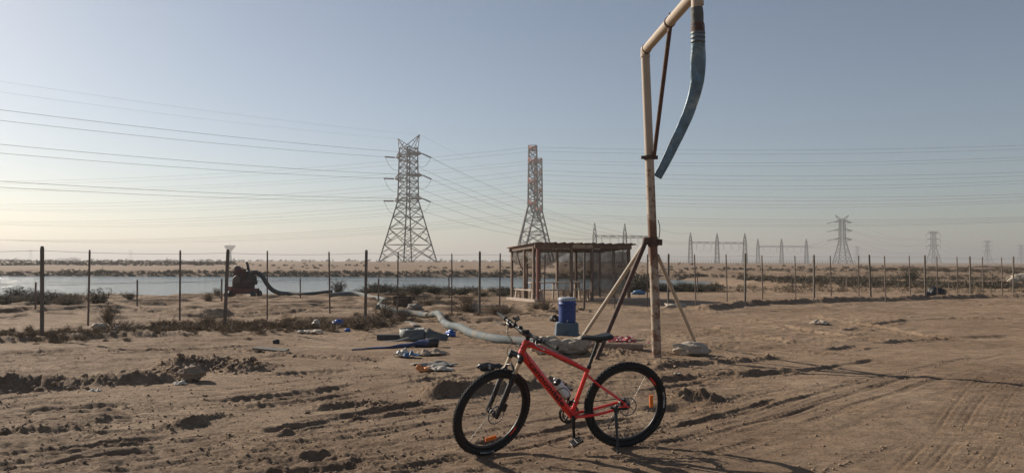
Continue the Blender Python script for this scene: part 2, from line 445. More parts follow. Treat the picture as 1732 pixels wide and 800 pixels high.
def text_mesh(txt, size, m, depth=0.0, fn=None, bold=0.0):
    cu = bpy.data.curves.new('lettering', 'FONT'); cu.body = txt; cu.size = size; cu.extrude = depth; cu.align_x = 'CENTER'; cu.align_y = 'CENTER'
    cu.offset = bold; cu.resolution_u = 3
    o = bpy.data.objects.new('lettering', cu); COL.objects.link(o)
    dg = bpy.context.evaluated_depsgraph_get(); me = bpy.data.meshes.new_from_object(o.evaluated_get(dg))
    bpy.data.objects.remove(o); me.name = 'lettering'; me.materials.clear(); me.materials.append(m)
    if fn:
        for v in me.vertices: v.co = fn(v.co)
    return me

# places that are level because something stands on them: x, y, z, radius
RW = G(1054, 754); FW = G(802, 770)
HEAD = math.atan2(FW.y - RW.y, FW.x - RW.x)
LEAN = R(9.0); WB = 1.165
FWc = RW + Vector((math.cos(HEAD), math.sin(HEAD), 0)) * WB
FLAT += [(RW.x, RW.y, .0, .32), (FWc.x, FWc.y, .0, .32)]
SH0 = Vector((1.0, 30.0, 0)); SHF = Vector((3.86, 1.99, 0)); SHL = Vector((-1.0, 1.94, 0))
shc = SH0 + (SHF + SHL) * .5
FLAT += [(shc.x, shc.y, 0, 4.5), (G(960, 567).x, G(960, 567).y, 0, .7)]

# ------------------------------------------------------------------ ground sheet: fine near the camera, coarse to the horizon
def build_ground():
    az = np.concatenate([np.radians(np.linspace(-43, 43, 1000)), np.radians(np.linspace(43, 317, 110))[1:-1]])
    rr = [.6, 1.2, 2.0, 2.8, 3.4, 4.0, 4.5]
    while rr[-1] < 7000:
        r = rr[-1]
        k = .0036 if r < 13 else .0042 if r < 25 else .0034 if r < 39 else .014 if r < 160 else .06
        rr.append(r * (1 + k))
    rr = np.array(rr); nA, nR = len(az), len(rr)
    A, Rr = np.meshgrid(az, rr)
    x = (Rr * np.sin(A)).ravel(); y = (Rr * np.cos(A)).ravel()
    z, soil, ps = H(x, y, True)
    GRID.update(a1=R(43), r=rr, z=z.reshape(nR, nA)[:, :1000])
    co = np.empty((nA * nR + 1, 3)); co[:-1, 0] = x; co[:-1, 1] = y; co[:-1, 2] = z; co[-1] = (0, 0, 0)
    i = np.arange(nR - 1)[:, None] * nA; j = np.arange(nA)[None, :]; j2 = (j + 1) % nA
    q = np.stack([i + j, i + nA + j, i + nA + j2, i + j2], -1).reshape(-1, 4)
    q = q[:, ::-1]
    tri = np.stack([np.full(nA, nA * nR), np.arange(nA), (np.arange(nA) + 1) % nA], -1)[:, ::-1]
    me = bpy.data.meshes.new('ground')
    me.vertices.add(len(co)); me.vertices.foreach_set('co', co.ravel())
    li = np.concatenate([q.ravel(), tri.ravel()]).astype(np.int32)
    me.loops.add(len(li)); me.loops.foreach_set('vertex_index', li)
    nq, ntr = len(q), len(tri); me.polygons.add(nq + ntr)
    st = np.concatenate([np.arange(nq) * 4, nq * 4 + np.arange(ntr) * 3]).astype(np.int32)
    me.polygons.foreach_set('loop_start', st)
    me.polygons.foreach_set('use_smooth', np.ones(nq + ntr, dtype=bool))
    me.update(calc_edges=True); me.validate()
    a = me.attributes.new('soil_shade', 'FLOAT', 'POINT'); a.data.foreach_set('value', np.append(soil, 0).astype(np.float32))
    wet = sst(1.6, 2.4, ps) * .8
    a = me.attributes.new('wet', 'FLOAT', 'POINT'); a.data.foreach_set('value', np.append(wet, 0).astype(np.float32))
    me.materials.append(ground_mat())
    o = bpy.data.objects.new('ground', me); COL.objects.link(o); tag(o, kind='structure')
    return o
ground = build_ground()

# ------------------------------------------------------------------ pond water
WATER_Z = -.38
def water():
    m = bpy.data.materials.new('pond_water'); n, b = nodes_of(m); N, L = n.nodes, n.links
    b.inputs['Base Color'].default_value = (.17, .215, .230, 1); b.inputs['Roughness'].default_value = .12
    b.inputs['IOR'].default_value = 1.33
    geo = N.new('ShaderNodeNewGeometry'); mp = N.new('ShaderNodeMapping'); mp.inputs['Scale'].default_value = (.55, 1.3, 1)
    L.new(geo.outputs['Position'], mp.inputs['Vector'])
    t = N.new('ShaderNodeTexNoise'); t.inputs['Scale'].default_value = 1.6; t.inputs['Detail'].default_value = 5; t.inputs['Roughness'].default_value = .6
    L.new(mp.outputs[0], t.inputs['Vector'])
    bp = N.new('ShaderNodeBump'); bp.inputs['Strength'].default_value = 1.0; bp.inputs['Distance'].default_value = .32
    L.new(t.outputs['Fac'], bp.inputs['Height']); L.new(bp.outputs[0], b.inputs['Normal'])
    mb = MB(); mb.add([(-240, 22, WATER_Z), (45, 22, WATER_Z), (45, 112, WATER_Z), (-240, 112, WATER_Z)], [(0, 1, 2, 3)])
    tag(mb.build('pond_water', m), kind='structure')
water()

# ================================================================== THE BICYCLE
def bicycle():
    red = mat('red_frame_paint', (.80, .022, .014), .33, var=.06, scale=5, coat=.6, alt=(.42, .10, .06), thr=.66)
    blk = mat('black_alloy', (.012, .012, .013), .42, .0, var=.3, scale=30, alt=(.07, .06, .05), thr=.60)
    rub = mat('tyre_rubber', (.013, .0125, .0125), .8, var=.25, scale=20, bump=.2, bscale=120, alt=(.055, .045, .036), thr=.64)
    stl = mat('brushed_steel', (.30, .29, .28), .42, .7, var=.12, scale=40)
    gold = mat('fork_stanchion', (.62, .50, .36), .28, .75, var=.1, scale=20)
    sdl = mat('saddle_vinyl', (.016, .016, .018), .5, var=.2, scale=30, bump=.15, bscale=200)
    org = mat('orange_reflector', (1.0, .21, .012), .22, var=.1, scale=60, bump=.5, bscale=250)
    wht = mat('white_lettering', (.62, .62, .60), .6, var=.2, scale=60)
    blet = mat('black_lettering', (.022, .012, .012), .4, var=.2)
    pitch = math.atan2(hz(FWc.x, FWc.y) - hz(RW.x, RW.y), WB)
    root = empty('bicycle', (RW.x, RW.y, hz(RW.x, RW.y) - .006), label='red and black mountain bicycle leaning on its kickstand in the sand', cat='bicycle')
    root.matrix_world = Matrix.Translation(root.location) @ Matrix.Rotation(HEAD, 4, 'Z') @ Matrix.Rotation(-pitch, 4, 'Y') @ Matrix.Rotation(-LEAN, 4, 'X')
    # (x forward, y left, z up; left is the camera's side)
    RT = .372; TR = .0275; hubR = Vector((0, 0, RT)); hubF = Vector((WB, 0, RT))
    ha = R(69); a = Vector((-math.cos(ha), 0, math.sin(ha))); b = Vector((math.sin(ha), 0, math.cos(ha)))
    P0 = hubF - b * .042
    def ax(t, f=0., y=0.): return P0 + a * (t + (.032 if t > .25 else 0)) + b * f + Vector((0, y, 0))
    STEER = R(23)
    SM = Matrix.Translation(P0) @ Matrix.Rotation(STEER, 4, a) @ Matrix.Translation(-P0)
    BB = Vector((.485, 0, .302))

    # ---- frame
    hb, ht = ax(.475), ax(.605)
    st_top = Vector((.357, 0, .697))
    f = MB()
    f.tube([ax(.470), ax(.485), ax(.54), ax(.60), ax(.612)], [.030, .028, .026, .028, .030], 20)
    dt0 = ax(.500) - a * .0; dt1 = BB + Vector((.005, 0, .015))
    f.tube([dt0, dt0.lerp(dt1, .12), dt0.lerp(dt1, .5), dt0.lerp(dt1, .9), dt1], [.033, .034, .034, .031, .025], 20, squash=1.05)
    tt0 = ax(.585)
    f.tube([tt0, tt0.lerp(st_top, .3) + Vector((0, 0, .008)), tt0.lerp(st_top, .7) + Vector((0, 0, .002)), st_top - Vector((0, 0, .018))], [.024, .022, .019, .017], 18)
    sdirn = (st_top - BB).normalized()
    f.tube([BB, BB + sdirn * .2, st_top, st_top + sdirn * .018], [.021, .018, .0175, .0185], 18)
    f.tube([BB + Vector((0, .037, 0)), BB - Vector((0, .037, 0))], .024, 18)
    # gusset under the head tube
    f.tube([ax(.50), ax(.47, -.04), ax(.42, -.085)], [.026, .020, .010], 12)
    for s in (1, -1):
        dr = hubR + Vector((.018, s * .066, .006))
        f.tube([BB + Vector((-.01, s * .026, -.004)), BB + Vector((-.09, s * .050, .006)), BB + Vector((-.22, s * .060, .022)), dr], [.014, .013, .0115, .011], 12)
        f.tube([st_top - sdirn * .045 + Vector((0, s * .014, 0)), st_top - sdirn * .045 + Vector((-.10, s * .050, -.085)), dr + Vector((.02, -s * .002, .030)), dr], [.0105, .0095, .009, .010], 12)
        f.tube([dr + Vector((.03, 0, .03)), dr + Vector((.0, 0, .0)), dr + Vector((-.026, 0, -.006))], [.010, .017, .013], 10, squash=.5)
    f.tube([st_top - sdirn * .045 + Vector((-.055, .034, -.045)), st_top - sdirn * .045 + Vector((-.055, -.034, -.045))], .007, 8)
    fr = f.build('frame', red, root)
    soften(fr, .002)
    # lettering down the left side of the down tube
    d = (dt1 - dt0).normalized(); upv = Vector((0, 1, 0)).cross(d).normalized()
    if upv.z < 0: upv = -upv
    mid = dt0.lerp(dt1, .49)
    def wrap(co):
        ang = co.y / .036
        return mid + d * co.x + upv * (math.sin(ang) * .0372) + Vector((0, 1, 0)) * (math.cos(ang) * .0358)
    sm = text_mesh('cannondale', .100, blet, 0, None, .0018)
    xs = [v.co.x for v in sm.vertices]; k = .475 / (max(xs) - min(xs))
    tb = bmesh.new(); tb.from_mesh(sm); bmesh.ops.triangulate(tb, faces=tb.faces[:])
    for _ in range(2): bmesh.ops.subdivide_edges(tb, edges=[e for e in tb.edges if e.calc_length() > .018], cuts=2); bmesh.ops.triangulate(tb, faces=tb.faces[:])
    tb.to_mesh(sm); tb.free()
    for v in sm.vertices: v.co = wrap(Vector((v.co.x * k, v.co.y * .60, 0)))
    link('lettering', sm, fr)
    # seat clamp, post, saddle
    MB().tube([st_top + sdirn * .004, st_top + sdirn * .030], .021, 16).build('seat_clamp', blk, root)
    sp = st_top + sdirn * .250
    MB().tube([st_top - sdirn * .05, sp], .0136, 14).build('seat_post', blk, root)
    sx0 = sp + Vector((.015, 0, .030))
    sa = MB(); secs = []
    #  x along (tail negative), half width, top z, drop
    for x_, hw_, zt, dp in ((-.135, .030, .020, .018), (-.128, .062, .026, .034), (-.10, .074, .028, .045), (-.05, .066, .022, .046), (.0, .046, .014, .040), (.05, .030, .011, .034), (.10, .021, .010, .030), (.13, .017, .006, .026), (.143, .009, -.002, .014)):
        ring = []
        for k_ in range(16):
            t = math.pi * 2 * k_ / 16; cx, sz = math.cos(t), math.sin(t)
            yy = hw_ * (abs(cx) ** .75) * (1 if cx >= 0 else -1)
            zz = zt - dp * .5 + dp * .5 * (abs(sz) ** .7) * (1 if sz >= 0 else -1)
            if sz > 0: zz -= .006 * max(0, 1 - abs(cx) * 3)
            ring.append(sx0 + Vector((x_, yy, zz)))
        secs.append(ring)
    vs = [p for r_ in secs for p in r_]; fs = []
    for i in range(len(secs) - 1):
        for k_ in range(16): fs.append((i * 16 + k_, i * 16 + (k_ + 1) % 16, (i + 1) * 16 + (k_ + 1) % 16, (i + 1) * 16 + k_))
    fs += [tuple(range(15, -1, -1)), tuple((len(secs) - 1) * 16 + k_ for k_ in range(16))]
    sa.add(vs, fs, True)
    sad = sa.build('saddle', sdl, root)
    rl = MB()
    for s in (1, -1):
        rl.tube([sx0 + Vector((.10, s * .008, -.012)), sx0 + Vector((.05, s * .020, -.036)), sx0 + Vector((-.04, s * .022, -.036)), sx0 + Vector((-.10, s * .04, -.012))], .0035, 6)
    rl.build('saddle_rail', stl, sad)
    MB().box(sp + Vector((0, 0, .0)), (.05, .055, .022)).build('seat_post_head', blk, root)

    # ---- wheels (local axis Y)
    Mw = Matrix.Rotation(R(-90), 4, 'X')        # lathe Z -> wheel Y
    def ringprof(Rc, rr, n=12, sq=1.0): return [(Rc + rr * math.cos(2 * math.pi * k_ / n), rr * sq * math.sin(2 * math.pi * k_ / n)) for k_ in range(n)]
    ty = MB().lathe(ringprof(RT - TR - .002, TR, 14), 72, Mw, True)
    nk = 66
    for i in range(nk):
        for row, (yo, ln, wd, hh) in enumerate(((0, .016, .013, .005), (.0135, .013, .009, .005), (-.0135, .013, .009, .005), (.0235, .012, .008, .0055), (-.0235, .012, .008, .0055))):
            an = 2 * math.pi * (i + (.5 if row in (1, 2) else 0)) / nk
            tilt = math.asin(max(-1, min(1, yo / TR)))
            M = Matrix.Rotation(an, 4, 'Y')
            c = Vector((RT - TR - .002 + (TR + .0015) * math.cos(tilt), (TR + .0015) * math.sin(tilt), 0))
            M2 = M @ Matrix.Translation(c) @ Matrix.Rotation(tilt, 4, 'Z')
            ty.add([M2 @ Vector((sx * hh / 2, sy * wd / 2, sz * ln / 2)) for sz in (-1, 1) for sx, sy in ((-1, -1), (1, -1), (1, 1), (-1, 1))],
                   [(3, 2, 1, 0), (4, 5, 6, 7), (0, 1, 5, 4), (1, 2, 6, 5), (2, 3, 7, 6), (3, 0, 4, 7)])
    ty_me = ty.mesh('tyre', rub)
    ri = RT - 2 * TR - .004
    rim_me = MB().lathe([(ri + .006, .013), (ri - .006, .013), (ri - .018, .008), (ri - .020, 0), (ri - .018, -.008), (ri - .006, -.013), (ri + .006, -.013), (ri, 0)], 64, Mw, True).mesh('rim', blk)
    hub_me = MB().lathe([(.006, .064), (.010, .060), (.010, .040), (.028, .034), (.028, .029), (.013, .024), (.012, -.024), (.028, -.029), (.028, -.034), (.010, -.040), (.010, -.060), (.006, -.064)], 18, Mw).mesh('hub', blk)
    sp_me = MB().tube([(0, 0, 0), (0, 0, 1)], .0011, 5).mesh('spoke', stl)
    ro = MB()
    ro.lathe([(.080, .0010), (.069, .0010), (.069, -.0010), (.080, -.0010)], 40, Mw, True)
    for i in range(6):
        an = i * math.pi / 3
        ro.bar((.018 * math.cos(an), 0, .018 * math.sin(an)), (.068 * math.cos(an + .5), 0, .068 * math.sin(an + .5)), .0020, .005, up=(-math.sin(an), 0, math.cos(an)))
    rot_me = ro.mesh('brake_rotor', stl)
    rf = MB(); rf.box((0, 0, 0), (.105, .012, .030)); rf.box((0, .0075, 0), (.096, .004, .024)); rf.box((0, -.0075, 0), (.096, .004, .024))
    ref_me = rf.mesh('spoke_reflector', org)
    def arc_text(txt, size, Rm, ang0, me_mat, spread):
        me = text_mesh(txt, size, me_mat, 0, None, .0004)
        xs = [v.co.x for v in me.vertices]; kx = spread / (max(xs) - min(xs))
        for v in me.vertices:
            an = ang0 - v.co.x * kx; rr = Rm + v.co.y
            dy = abs(rr - (RT - TR - .002)); ysurf = math.sqrt(max(TR * TR - dy * dy, 1e-6)) + .0011
            v.co = Vector((rr * -math.cos(an), ysurf, rr * math.sin(an)))
        return me
    def wheel(name, M, front):
        wh = link(name, hub_me, root); wh.matrix_local = M
        # the hub mesh carries the wheel; the rest are its sub-parts
        link('tyre', ty_me, wh); link('rim', rim_me, wh)
        n = 32
        for i in range(n):
            s = 1 if i % 2 else -1
            an = 2 * math.pi * i / n; cr = R(52) * (1 if (i // 2) % 2 else -1)
            p0 = Vector((.026 * math.cos(an + cr), s * .031, .026 * math.sin(an + cr)))
            p1 = Vector(((ri - .016) * math.cos(an), s * .003, (ri - .016) * math.sin(an)))
            q = (p1 - p0).to_track_quat('Z', 'Y')
            o = link('spoke', sp_me, wh, p0, q.to_euler(), (1, 1, (p1 - p0).length))
        link('brake_rotor', rot_me, wh, (0, .050, 0))
        # reflector sits between the spokes
        an = R(268) if front else R(175)
        c = Vector((math.cos(an), 0, math.sin(an))) * (.235 if front else .235)
        link('spoke_reflector', ref_me, wh, c, (0, math.pi / 2 - an, 0))
        # tyre lettering: clockwise as the camera sees it, tops outward
        # camera sees local -x on the right
        an = R(-96) if front else R(6)
        link('tyre_lettering', arc_text('VITTORIA', .021, RT - TR - .004, an, wht, .42), wh)
        for q_ in (0.0 if not front else math.pi * 0,):
            dm = MB(); s_ = []
            for k_ in range(7):
                t = (R(-52) if front else R(33)) + q_ + k_ * R(2.6)
                for rr in (ri - .014, ri + .001): s_.append((rr * -math.cos(t), .0137, rr * math.sin(t)))
            dm.add(s_, [(2 * k_, 2 * k_ + 1, 2 * k_ + 3, 2 * k_ + 2) for k_ in range(6)])
            dm.build('rim_decal', red, wh)
        MB().tube([(ri - .02, 0, 0), (ri - .055, 0, 0)], .0028, 6).build('valve', stl, wh)
        return wh
    rw = wheel('rear_wheel', Matrix.Translation(hubR), False)
    fw = wheel('front_wheel', SM @ Matrix.Translation(hubF), True)
    cs = MB()
    for i, rr in enumerate((.056, .050, .045, .040, .035, .030, .026, .022)):
        y_ = -.036 - i * .0034
        cs.lathe([(rr, y_ + .001), (rr - .003, y_ + .001), (rr - .003, y_ - .001), (rr, y_ - .001)], 30, Mw, True, False)
        cs.lathe([(rr - .004, y_ + .0008), (.018, y_ + .0008), (.018, y_ - .0008), (rr - .004, y_ - .0008)], 20, Mw, True, False)
    cs.build('cassette', stl, rw)

    # ---- fork (steered)
    def SB(mb, name, m, parent=root):
        mb.v = [tuple(SM @ Vector(v)) for v in mb.v]; return mb.build(name, m, parent)
    off = .042
    fk = MB()
    fk.tube([ax(.452, off, .082), ax(.462, off * .9, .055), ax(.468, .018, .02), ax(.468, .018, -.02), ax(.462, off * .9, -.055), ax(.452, off, -.082)], [.018, .023, .024, .024, .023, .018], 14)
    fk.tube([ax(.455), ax(.475)], .028, 16)
    for s in (1, -1): fk.tube([ax(.425, off, s * .064), ax(.485, off, s * .064)], [.0215, .0205], 14)
    fork = SB(fk, 'fork', blk)
    for s in (1, -1):
        SB(MB().tube([ax(.30, off, s * .064), ax(.43, off, s * .064)], .0155, 16), 'stanchion', gold, fork)
        lw = MB().tube([ax(-.022, off - .004, s * .064), ax(.0, off, s * .064), ax(.05, off, s * .064), ax(.20, off, s * .064), ax(.325, off, s * .064), ax(.335, off, s * .064)], [.013, .018, .0195, .021, .0235, .0215], 16)
        SB(lw, 'fork_lower', blk, fork)
    SB(MB().tube([ax(.315, off, .064), ax(.362, off + .012, .050), ax(.384, off + .016, 0), ax(.362, off + .012, -.050), ax(.315, off, -.064)], .010, 10), 'fork_arch', blk, fork)
    cl = MB(); cl.box((0, 0, 0), (.038, .026, .062)); cl.tube([(0, 0, .02), (0, .016, .025)], .012, 10)
    M = Matrix.Translation(ax(.075, off - .048, .050)) @ Matrix.Rotation(R(-21), 4, 'Y')
    cl.v = [tuple(M @ Vector(v)) for v in cl.v]; SB(cl, 'front_brake_caliper', blk, fork)
    # ---- cockpit (steered)
    st = MB().tube([ax(.612), ax(.668)], .0185, 16)
    bc = ax(.655, .070) + Vector((0, 0, .008))
    st.tube([ax(.642, .0), bc - b * .010], [.018, .017], 14); st.tube([bc + Vector((0, .026, 0)), bc - Vector((0, .026, 0))], .0215, 14)
    st.tube([ax(.668), ax(.676)], [.0175, .012], 14)
    stem = SB(st, 'stem', blk)
    def bp(y_):   # bar centre line
        u = min(1, abs(y_) / .40); rise = .016 * sst(.1, .4, u) if False else .016 * max(0, min(1, (u - .1) / .3))
        return bc + Vector((-.030 * u * u, y_, rise))
    hbm = MB().tube([bp(y_) for y_ in (-.40, -.27, -.15, -.10, -.06, -.03, .03, .06, .10, .15, .27, .40)], [.0112, .0112, .0125, .014, .0155, .0158, .0158, .0155, .014, .0125, .0112, .0112], 12)
    bar = SB(hbm, 'handlebar', blk)
    for s in (1, -1):
        SB(MB().tube([bp(s * .265), bp(s * .270), bp(s * .335), bp(s * .395), bp(s * .402)], [.0185, .0160, .0172, .0162, .0190], 14), 'grip', mat('grip_rubber', (.020, .019, .018), .8, bump=.4, bscale=160), bar)
        SB(MB().tube([bp(s * .205) + Vector((-.0, 0, 0)), bp(s * .228)], .0165, 12), 'lever_clamp', blk, bar)
        lv = MB().tube([bp(s * .195) + Vector((.018, 0, -.012)), bp(s * .215) + Vector((.040, 0, -.026)), bp(s * .25) + Vector((.052, 0, -.034)), bp(s * .31) + Vector((.050, 0, -.036)), bp(s * .335) + Vector((.054, 0, -.034))], [.009, .0085, .006, .0055, .0065], 8)
        lv.tube([bp(s * .215), bp(s * .200) + Vector((.022, 0, -.014)), bp(s * .165) + Vector((.026, 0, -.012))], [.011, .0115, .008], 8)
        SB(lv, 'brake_lever', blk, bar)
        sh = MB(); c = bp(s * .175) + Vector((-.004, 0, -.028)); sh.box(c, (.05, .042, .026)); sh.box(c + Vector((-.03, s * .022, -.008)), (.035, .02, .008)); sh.tube([bp(s * .165), bp(s * .185)], .0155, 10)
        soften(SB(sh, 'shifter', blk, bar), .004)
    # round head unit, phone clamp and lamp mount on the bar
    pm = MB(); c = bp(-.125)
    pm.tube([c + Vector((0, .010, 0)), c - Vector((0, .010, 0))], .021, 12); pm.tube([c, c + Vector((-.01, 0, .045))], .007, 8)
    pm.box(c + Vector((-.015, 0, .055)), (.034, .050, .010), Matrix.Rotation(R(25), 3, 'Y')); pm.box(c + Vector((.002, .022, .056)), (.010, .010, .018)); pm.box(c + Vector((.002, -.022, .056)), (.010, .010, .018)); pm.box(c + Vector((-.030, 0, .070)), (.008, .02, .018))
    SB(pm, 'phone_clamp', blk, bar)
    bl = MB(); c = bp(-.045) + Vector((-.004, 0, .020)); bl.lathe([(.0, .016), (.012, .014), (.021, .006), (.022, -.002), (.010, -.006), (.010, -.014), (.0, -.016)], 16, Matrix.Translation(c))
    SB(bl, 'bell', blk, bar)
    ll = MB(); c = bp(.045) + Vector((.010, 0, .022)); ll.tube([c + Vector((-.03, 0, 0)), c + Vector((.03, 0, 0)), c + Vector((.036, 0, 0))], [.014, .0165, .013], 14); ll.tube([c, c - Vector((.01, 0, .022))], .009, 8)
    SB(ll, 'front_lamp', blk, bar)
    # ---- cables
    def S(p): return SM @ p
    def cable(pts, r=.0025):
        MB().tube(spline(pts, 7), r, 6).build('cable', blk, root)
    for s in (1, -1):
        cable([S(bp(s * .165) + Vector((.026, 0, -.012))), S(bp(s * .10) + Vector((.085, 0, -.030))), S(ax(.56, .115, s * .03)), S(ax(.46, .095, s * .06)), S(ax(.36, .07, .080)), S(ax(.20, .035, .088)), S(ax(.09, off - .04, .056))] if s < 0 else
              [S(bp(s * .165) + Vector((.026, 0, -.012))), S(bp(s * .10) + Vector((.080, 0, -.045))), S(ax(.55, .09, .05)), ax(.53, -.01, .05), dt0.lerp(dt1, .16) + Vector((0, .034, .005)), dt0.lerp(dt1, .5) + Vector((0, .02, .034)), BB + Vector((.01, .03, .03)), BB + Vector((-.12, .052, .030)), hubR + Vector((.09, .058, .035))])
        cable([S(bp(s * .175) + Vector((.02, 0, -.03))), S(bp(s * .11) + Vector((.075, 0, -.06))), S(ax(.54, .085, -s * .02)), ax(.56, .01, -s * .045), tt0.lerp(st_top, .10) + Vector((0, -s * .022, .012)), tt0.lerp(st_top, .5) + Vector((0, -s * .012, -.018)), st_top + Vector((0, -s * .01, -.03))])
    # ---- drive train (far side) and left crank
    cr = MB()
    for rr, y_ in ((.083, -.046), (.064, -.040)):
        cr.lathe([(rr, y_ + .0015), (rr - .012, y_ + .0015), (rr - .012, y_ - .0015), (rr, y_ - .0015)], 40, Matrix.Translation(BB) @ Mw, True, False)
    for i in range(4):
        an = i * math.pi / 2 + .5; cr.bar(BB + Vector((0, -.045, 0)), BB + Vector((.076 * math.cos(an), -.045, .076 * math.sin(an))), .005, .016, up=(-math.sin(an), 0, math.cos(an)))
    cr.lathe([(.089, -.054), (.070, -.054), (.070, -.057), (.089, -.057)], 40, Matrix.Translation(BB) @ Mw, True)
    ck = cr.build('chainring', blk, root)
    ca = R(-93)   # left arm hangs down
    cd = Vector((math.cos(ca), 0, math.sin(ca)))
    for s in (1, -1):
        dd = cd * s; e = BB + Vector((0, s * .083, 0)) + dd * .172
        arm = MB().tube([BB + Vector((0, s * .040, 0)), BB + Vector((0, s * .066, 0))], .017, 14)
        arm.tube([BB + Vector((0, s * .062, 0)) - dd * .012, BB + Vector((0, s * .066, 0)) + dd * .05, e - Vector((0, s * .012, 0)) - dd * .03, e - Vector((0, s * .012, 0)) + dd * .012], [.017, .0145, .0125, .013], 12, squash=.62, up=(0, 1, 0))
        ar = arm.build('crank_arm', blk, root)
        pd = MB(); pc = e + Vector((0, s * .055, 0)); tq = Matrix.Rotation(R(28), 3, 'Y')
        pd.tube([e - Vector((0, s * .01, 0)), e + Vector((0, s * .10, 0))], .008, 8)
        for px_ in (-.042, .042): pd.box(pc + tq @ Vector((px_, 0, 0)), (.012, .094, .020), tq)
        for py_ in (-.043, -.014, .014, .043): pd.box(pc + tq @ Vector((0, py_, 0)), (.084, .009, .017), tq)
        for px_ in (-.042, .042):
            for py_ in (-.04, -.013, .013, .04):
                pd.box(pc + tq @ Vector((px_, py_, .012)), (.005, .005, .007), tq); pd.box(pc + tq @ Vector((px_, py_, -.012)), (.005, .005, .007), tq)
        pdo = pd.build('pedal', blk, root)
        for q_ in (.049, -.049): MB().box(pc + tq @ Vector((q_, 0, 0)), (.003, .05, .010), tq).build('pedal_reflector', mat('pedal_reflector', (.55, .50, .42), .3), pdo)
    dp = hubR + Vector((.055, -.052, -.075)); dp2 = hubR + Vector((.085, -.052, -.135))
    ch = MB(); yv = -.046
    ch.tube([BB + Vector((-.01, yv, .082)), hubR + Vector((.0, yv - .006, .040))], .0042, 6)
    ch.tube([hubR + Vector((-.0, yv - .006, .040)), hubR + Vector((-.034, yv - .006, .018)), hubR + Vector((-.036, yv - .006, -.012)), hubR + Vector((-.01, yv - .006, -.038)), dp + Vector((-.01, 0, .015)), dp + Vector((.014, 0, -.006)), dp2 + Vector((-.014, 0, 0)), dp2 + Vector((0, 0, -.015)), dp2 + Vector((.015, 0, -.004)), BB + Vector((-.02, yv, -.080))], .0042, 6)
    ch.build('chain', mat('chain_steel', (.10, .09, .08), .45, .8, scale=60), root)
    dm = MB(); dm.tube([hubR + Vector((-.01, -.068, -.012)), dp + Vector((-.02, -.012, .02)), dp], [.011, .013, .010], 8)
    for c in (dp, dp2): dm.lathe([(.021, .003), (.004, .003), (.004, -.003), (.021, -.003)], 14, Matrix.Translation(c) @ Mw, True, False)
    dm.bar(dp + Vector((0, .007, 0)), dp2 + Vector((0, .007, 0)), .003, .016, up=(1, 0, 0)); dm.bar(dp - Vector((0, .007, 0)), dp2 - Vector((0, .007, 0)), .003, .016, up=(1, 0, 0))
    dm.build('rear_derailleur', blk, root)
    fd = MB(); fd.box(BB + Vector((-.022, -.040, .105)), (.075, .018, .020)); fd.tube([BB + sdirn * .12 + Vector((0, .012, 0)), BB + sdirn * .12 + Vector((0, -.04, 0))], .022, 10)
    fd.build('front_derailleur', blk, root)
    rc = MB(); M = Matrix.Translation(hubR + Vector((.052, .052, .048))) @ Matrix.Rotation(R(40), 4, 'Y'); rc.box((0, 0, 0), (.055, .026, .034)); rc.tube([(0, 0, 0), (0, .018, 0)], .012, 10)
    rc.v = [tuple(M @ Vector(v)) for v in rc.v]; soften(rc.build('rear_brake_caliper', blk, root), .004)
    # ---- kickstand on the left, its foot in the sand
    def zg(y_): return y_ * math.tan(LEAN)
    k0 = hubR + Vector((.120, .072, -.004)); k1 = Vector((.150, .245, zg(.245) + .002))
    ks = MB().tube([k0 + Vector((-.012, -.004, .030)), k0, k0 - Vector((0, -.006, .03))], [.014, .018, .015], 10)
    ks.bar(hubR + Vector((.015, .073, -.006)), k0 + Vector((0, .002, -.002)), .010, .020); ks.bar(k0 + Vector((.0, -.006, .0)), k0 + Vector((.045, -.010, .012)), .03, .016)
    kst = ks.build('kickstand', blk, root)
    MB().tube([k0 - Vector((0, -.004, .015)), k0.lerp(k1, .4), k0.lerp(k1, .42), k1 - Vector((0, 0, .0))], [.0140, .0135, .0105, .0095], 10).build('kickstand_leg', blk, kst)
    ft = MB(); ft.tube([k1 + Vector((0, -.003, .03)), k1 + Vector((0, 0, .008)), k1 + Vector((0, .002, -.006))], [.010, .013, .017], 10); ft.build('kickstand_foot', rub, kst)
    # ---- bottle cage and bottle
    cdir = d; cbase = dt0.lerp(dt1, .80) + upv * .038
    cg = MB()
    for s in (1, -1):
        pts = []
        for t_, o_, y_ in ((0, .0, 0.012), (.0, .045, .035), (-.03, .062, .026), (-.08, .060, .034), (-.105, .040, .038), (-.10, .0, .02), (-.06, -.004, .012)):
            pts.append(cbase + cdir * t_ + upv * o_ + Vector((0, s * y_, 0)))
        cg.tube(spline(pts, 5), .0032, 6)
    cg.tube([cbase + cdir * .005 + Vector((0, .012, 0)), cbase + cdir * .008 + upv * .045 + Vector((0, .02, 0)), cbase + cdir * .008 + upv * .045 + Vector((0, -.02, 0)), cbase + cdir * .005 + Vector((0, -.012, 0))], .0032, 6)
    cg.bar(cbase + cdir * .01, cbase - cdir * .11, .024, .004, up=upv)
    cg.build('bottle_cage', blk, root)
    RM = root.matrix_world.copy()
    bm_ = Matrix.Identity(4); zax = -cdir; xax = Vector((0, 1, 0)); yax = zax.cross(xax)
    for i in range(3): bm_[i][0], bm_[i][1], bm_[i][2] = xax[i], yax[i], zax[i]
    bpos = cbase + upv * .0395 - cdir * .004
    bm_.translation = bpos
    bot = empty('water_bottle', label='clear white water bottle with black cap on the bicycle frame', cat='bottle'); bot.matrix_world = RM @ bm_
    pl = mat('frosted_bottle_plastic', (.66, .67, .68), .30, var=.08, scale=20)
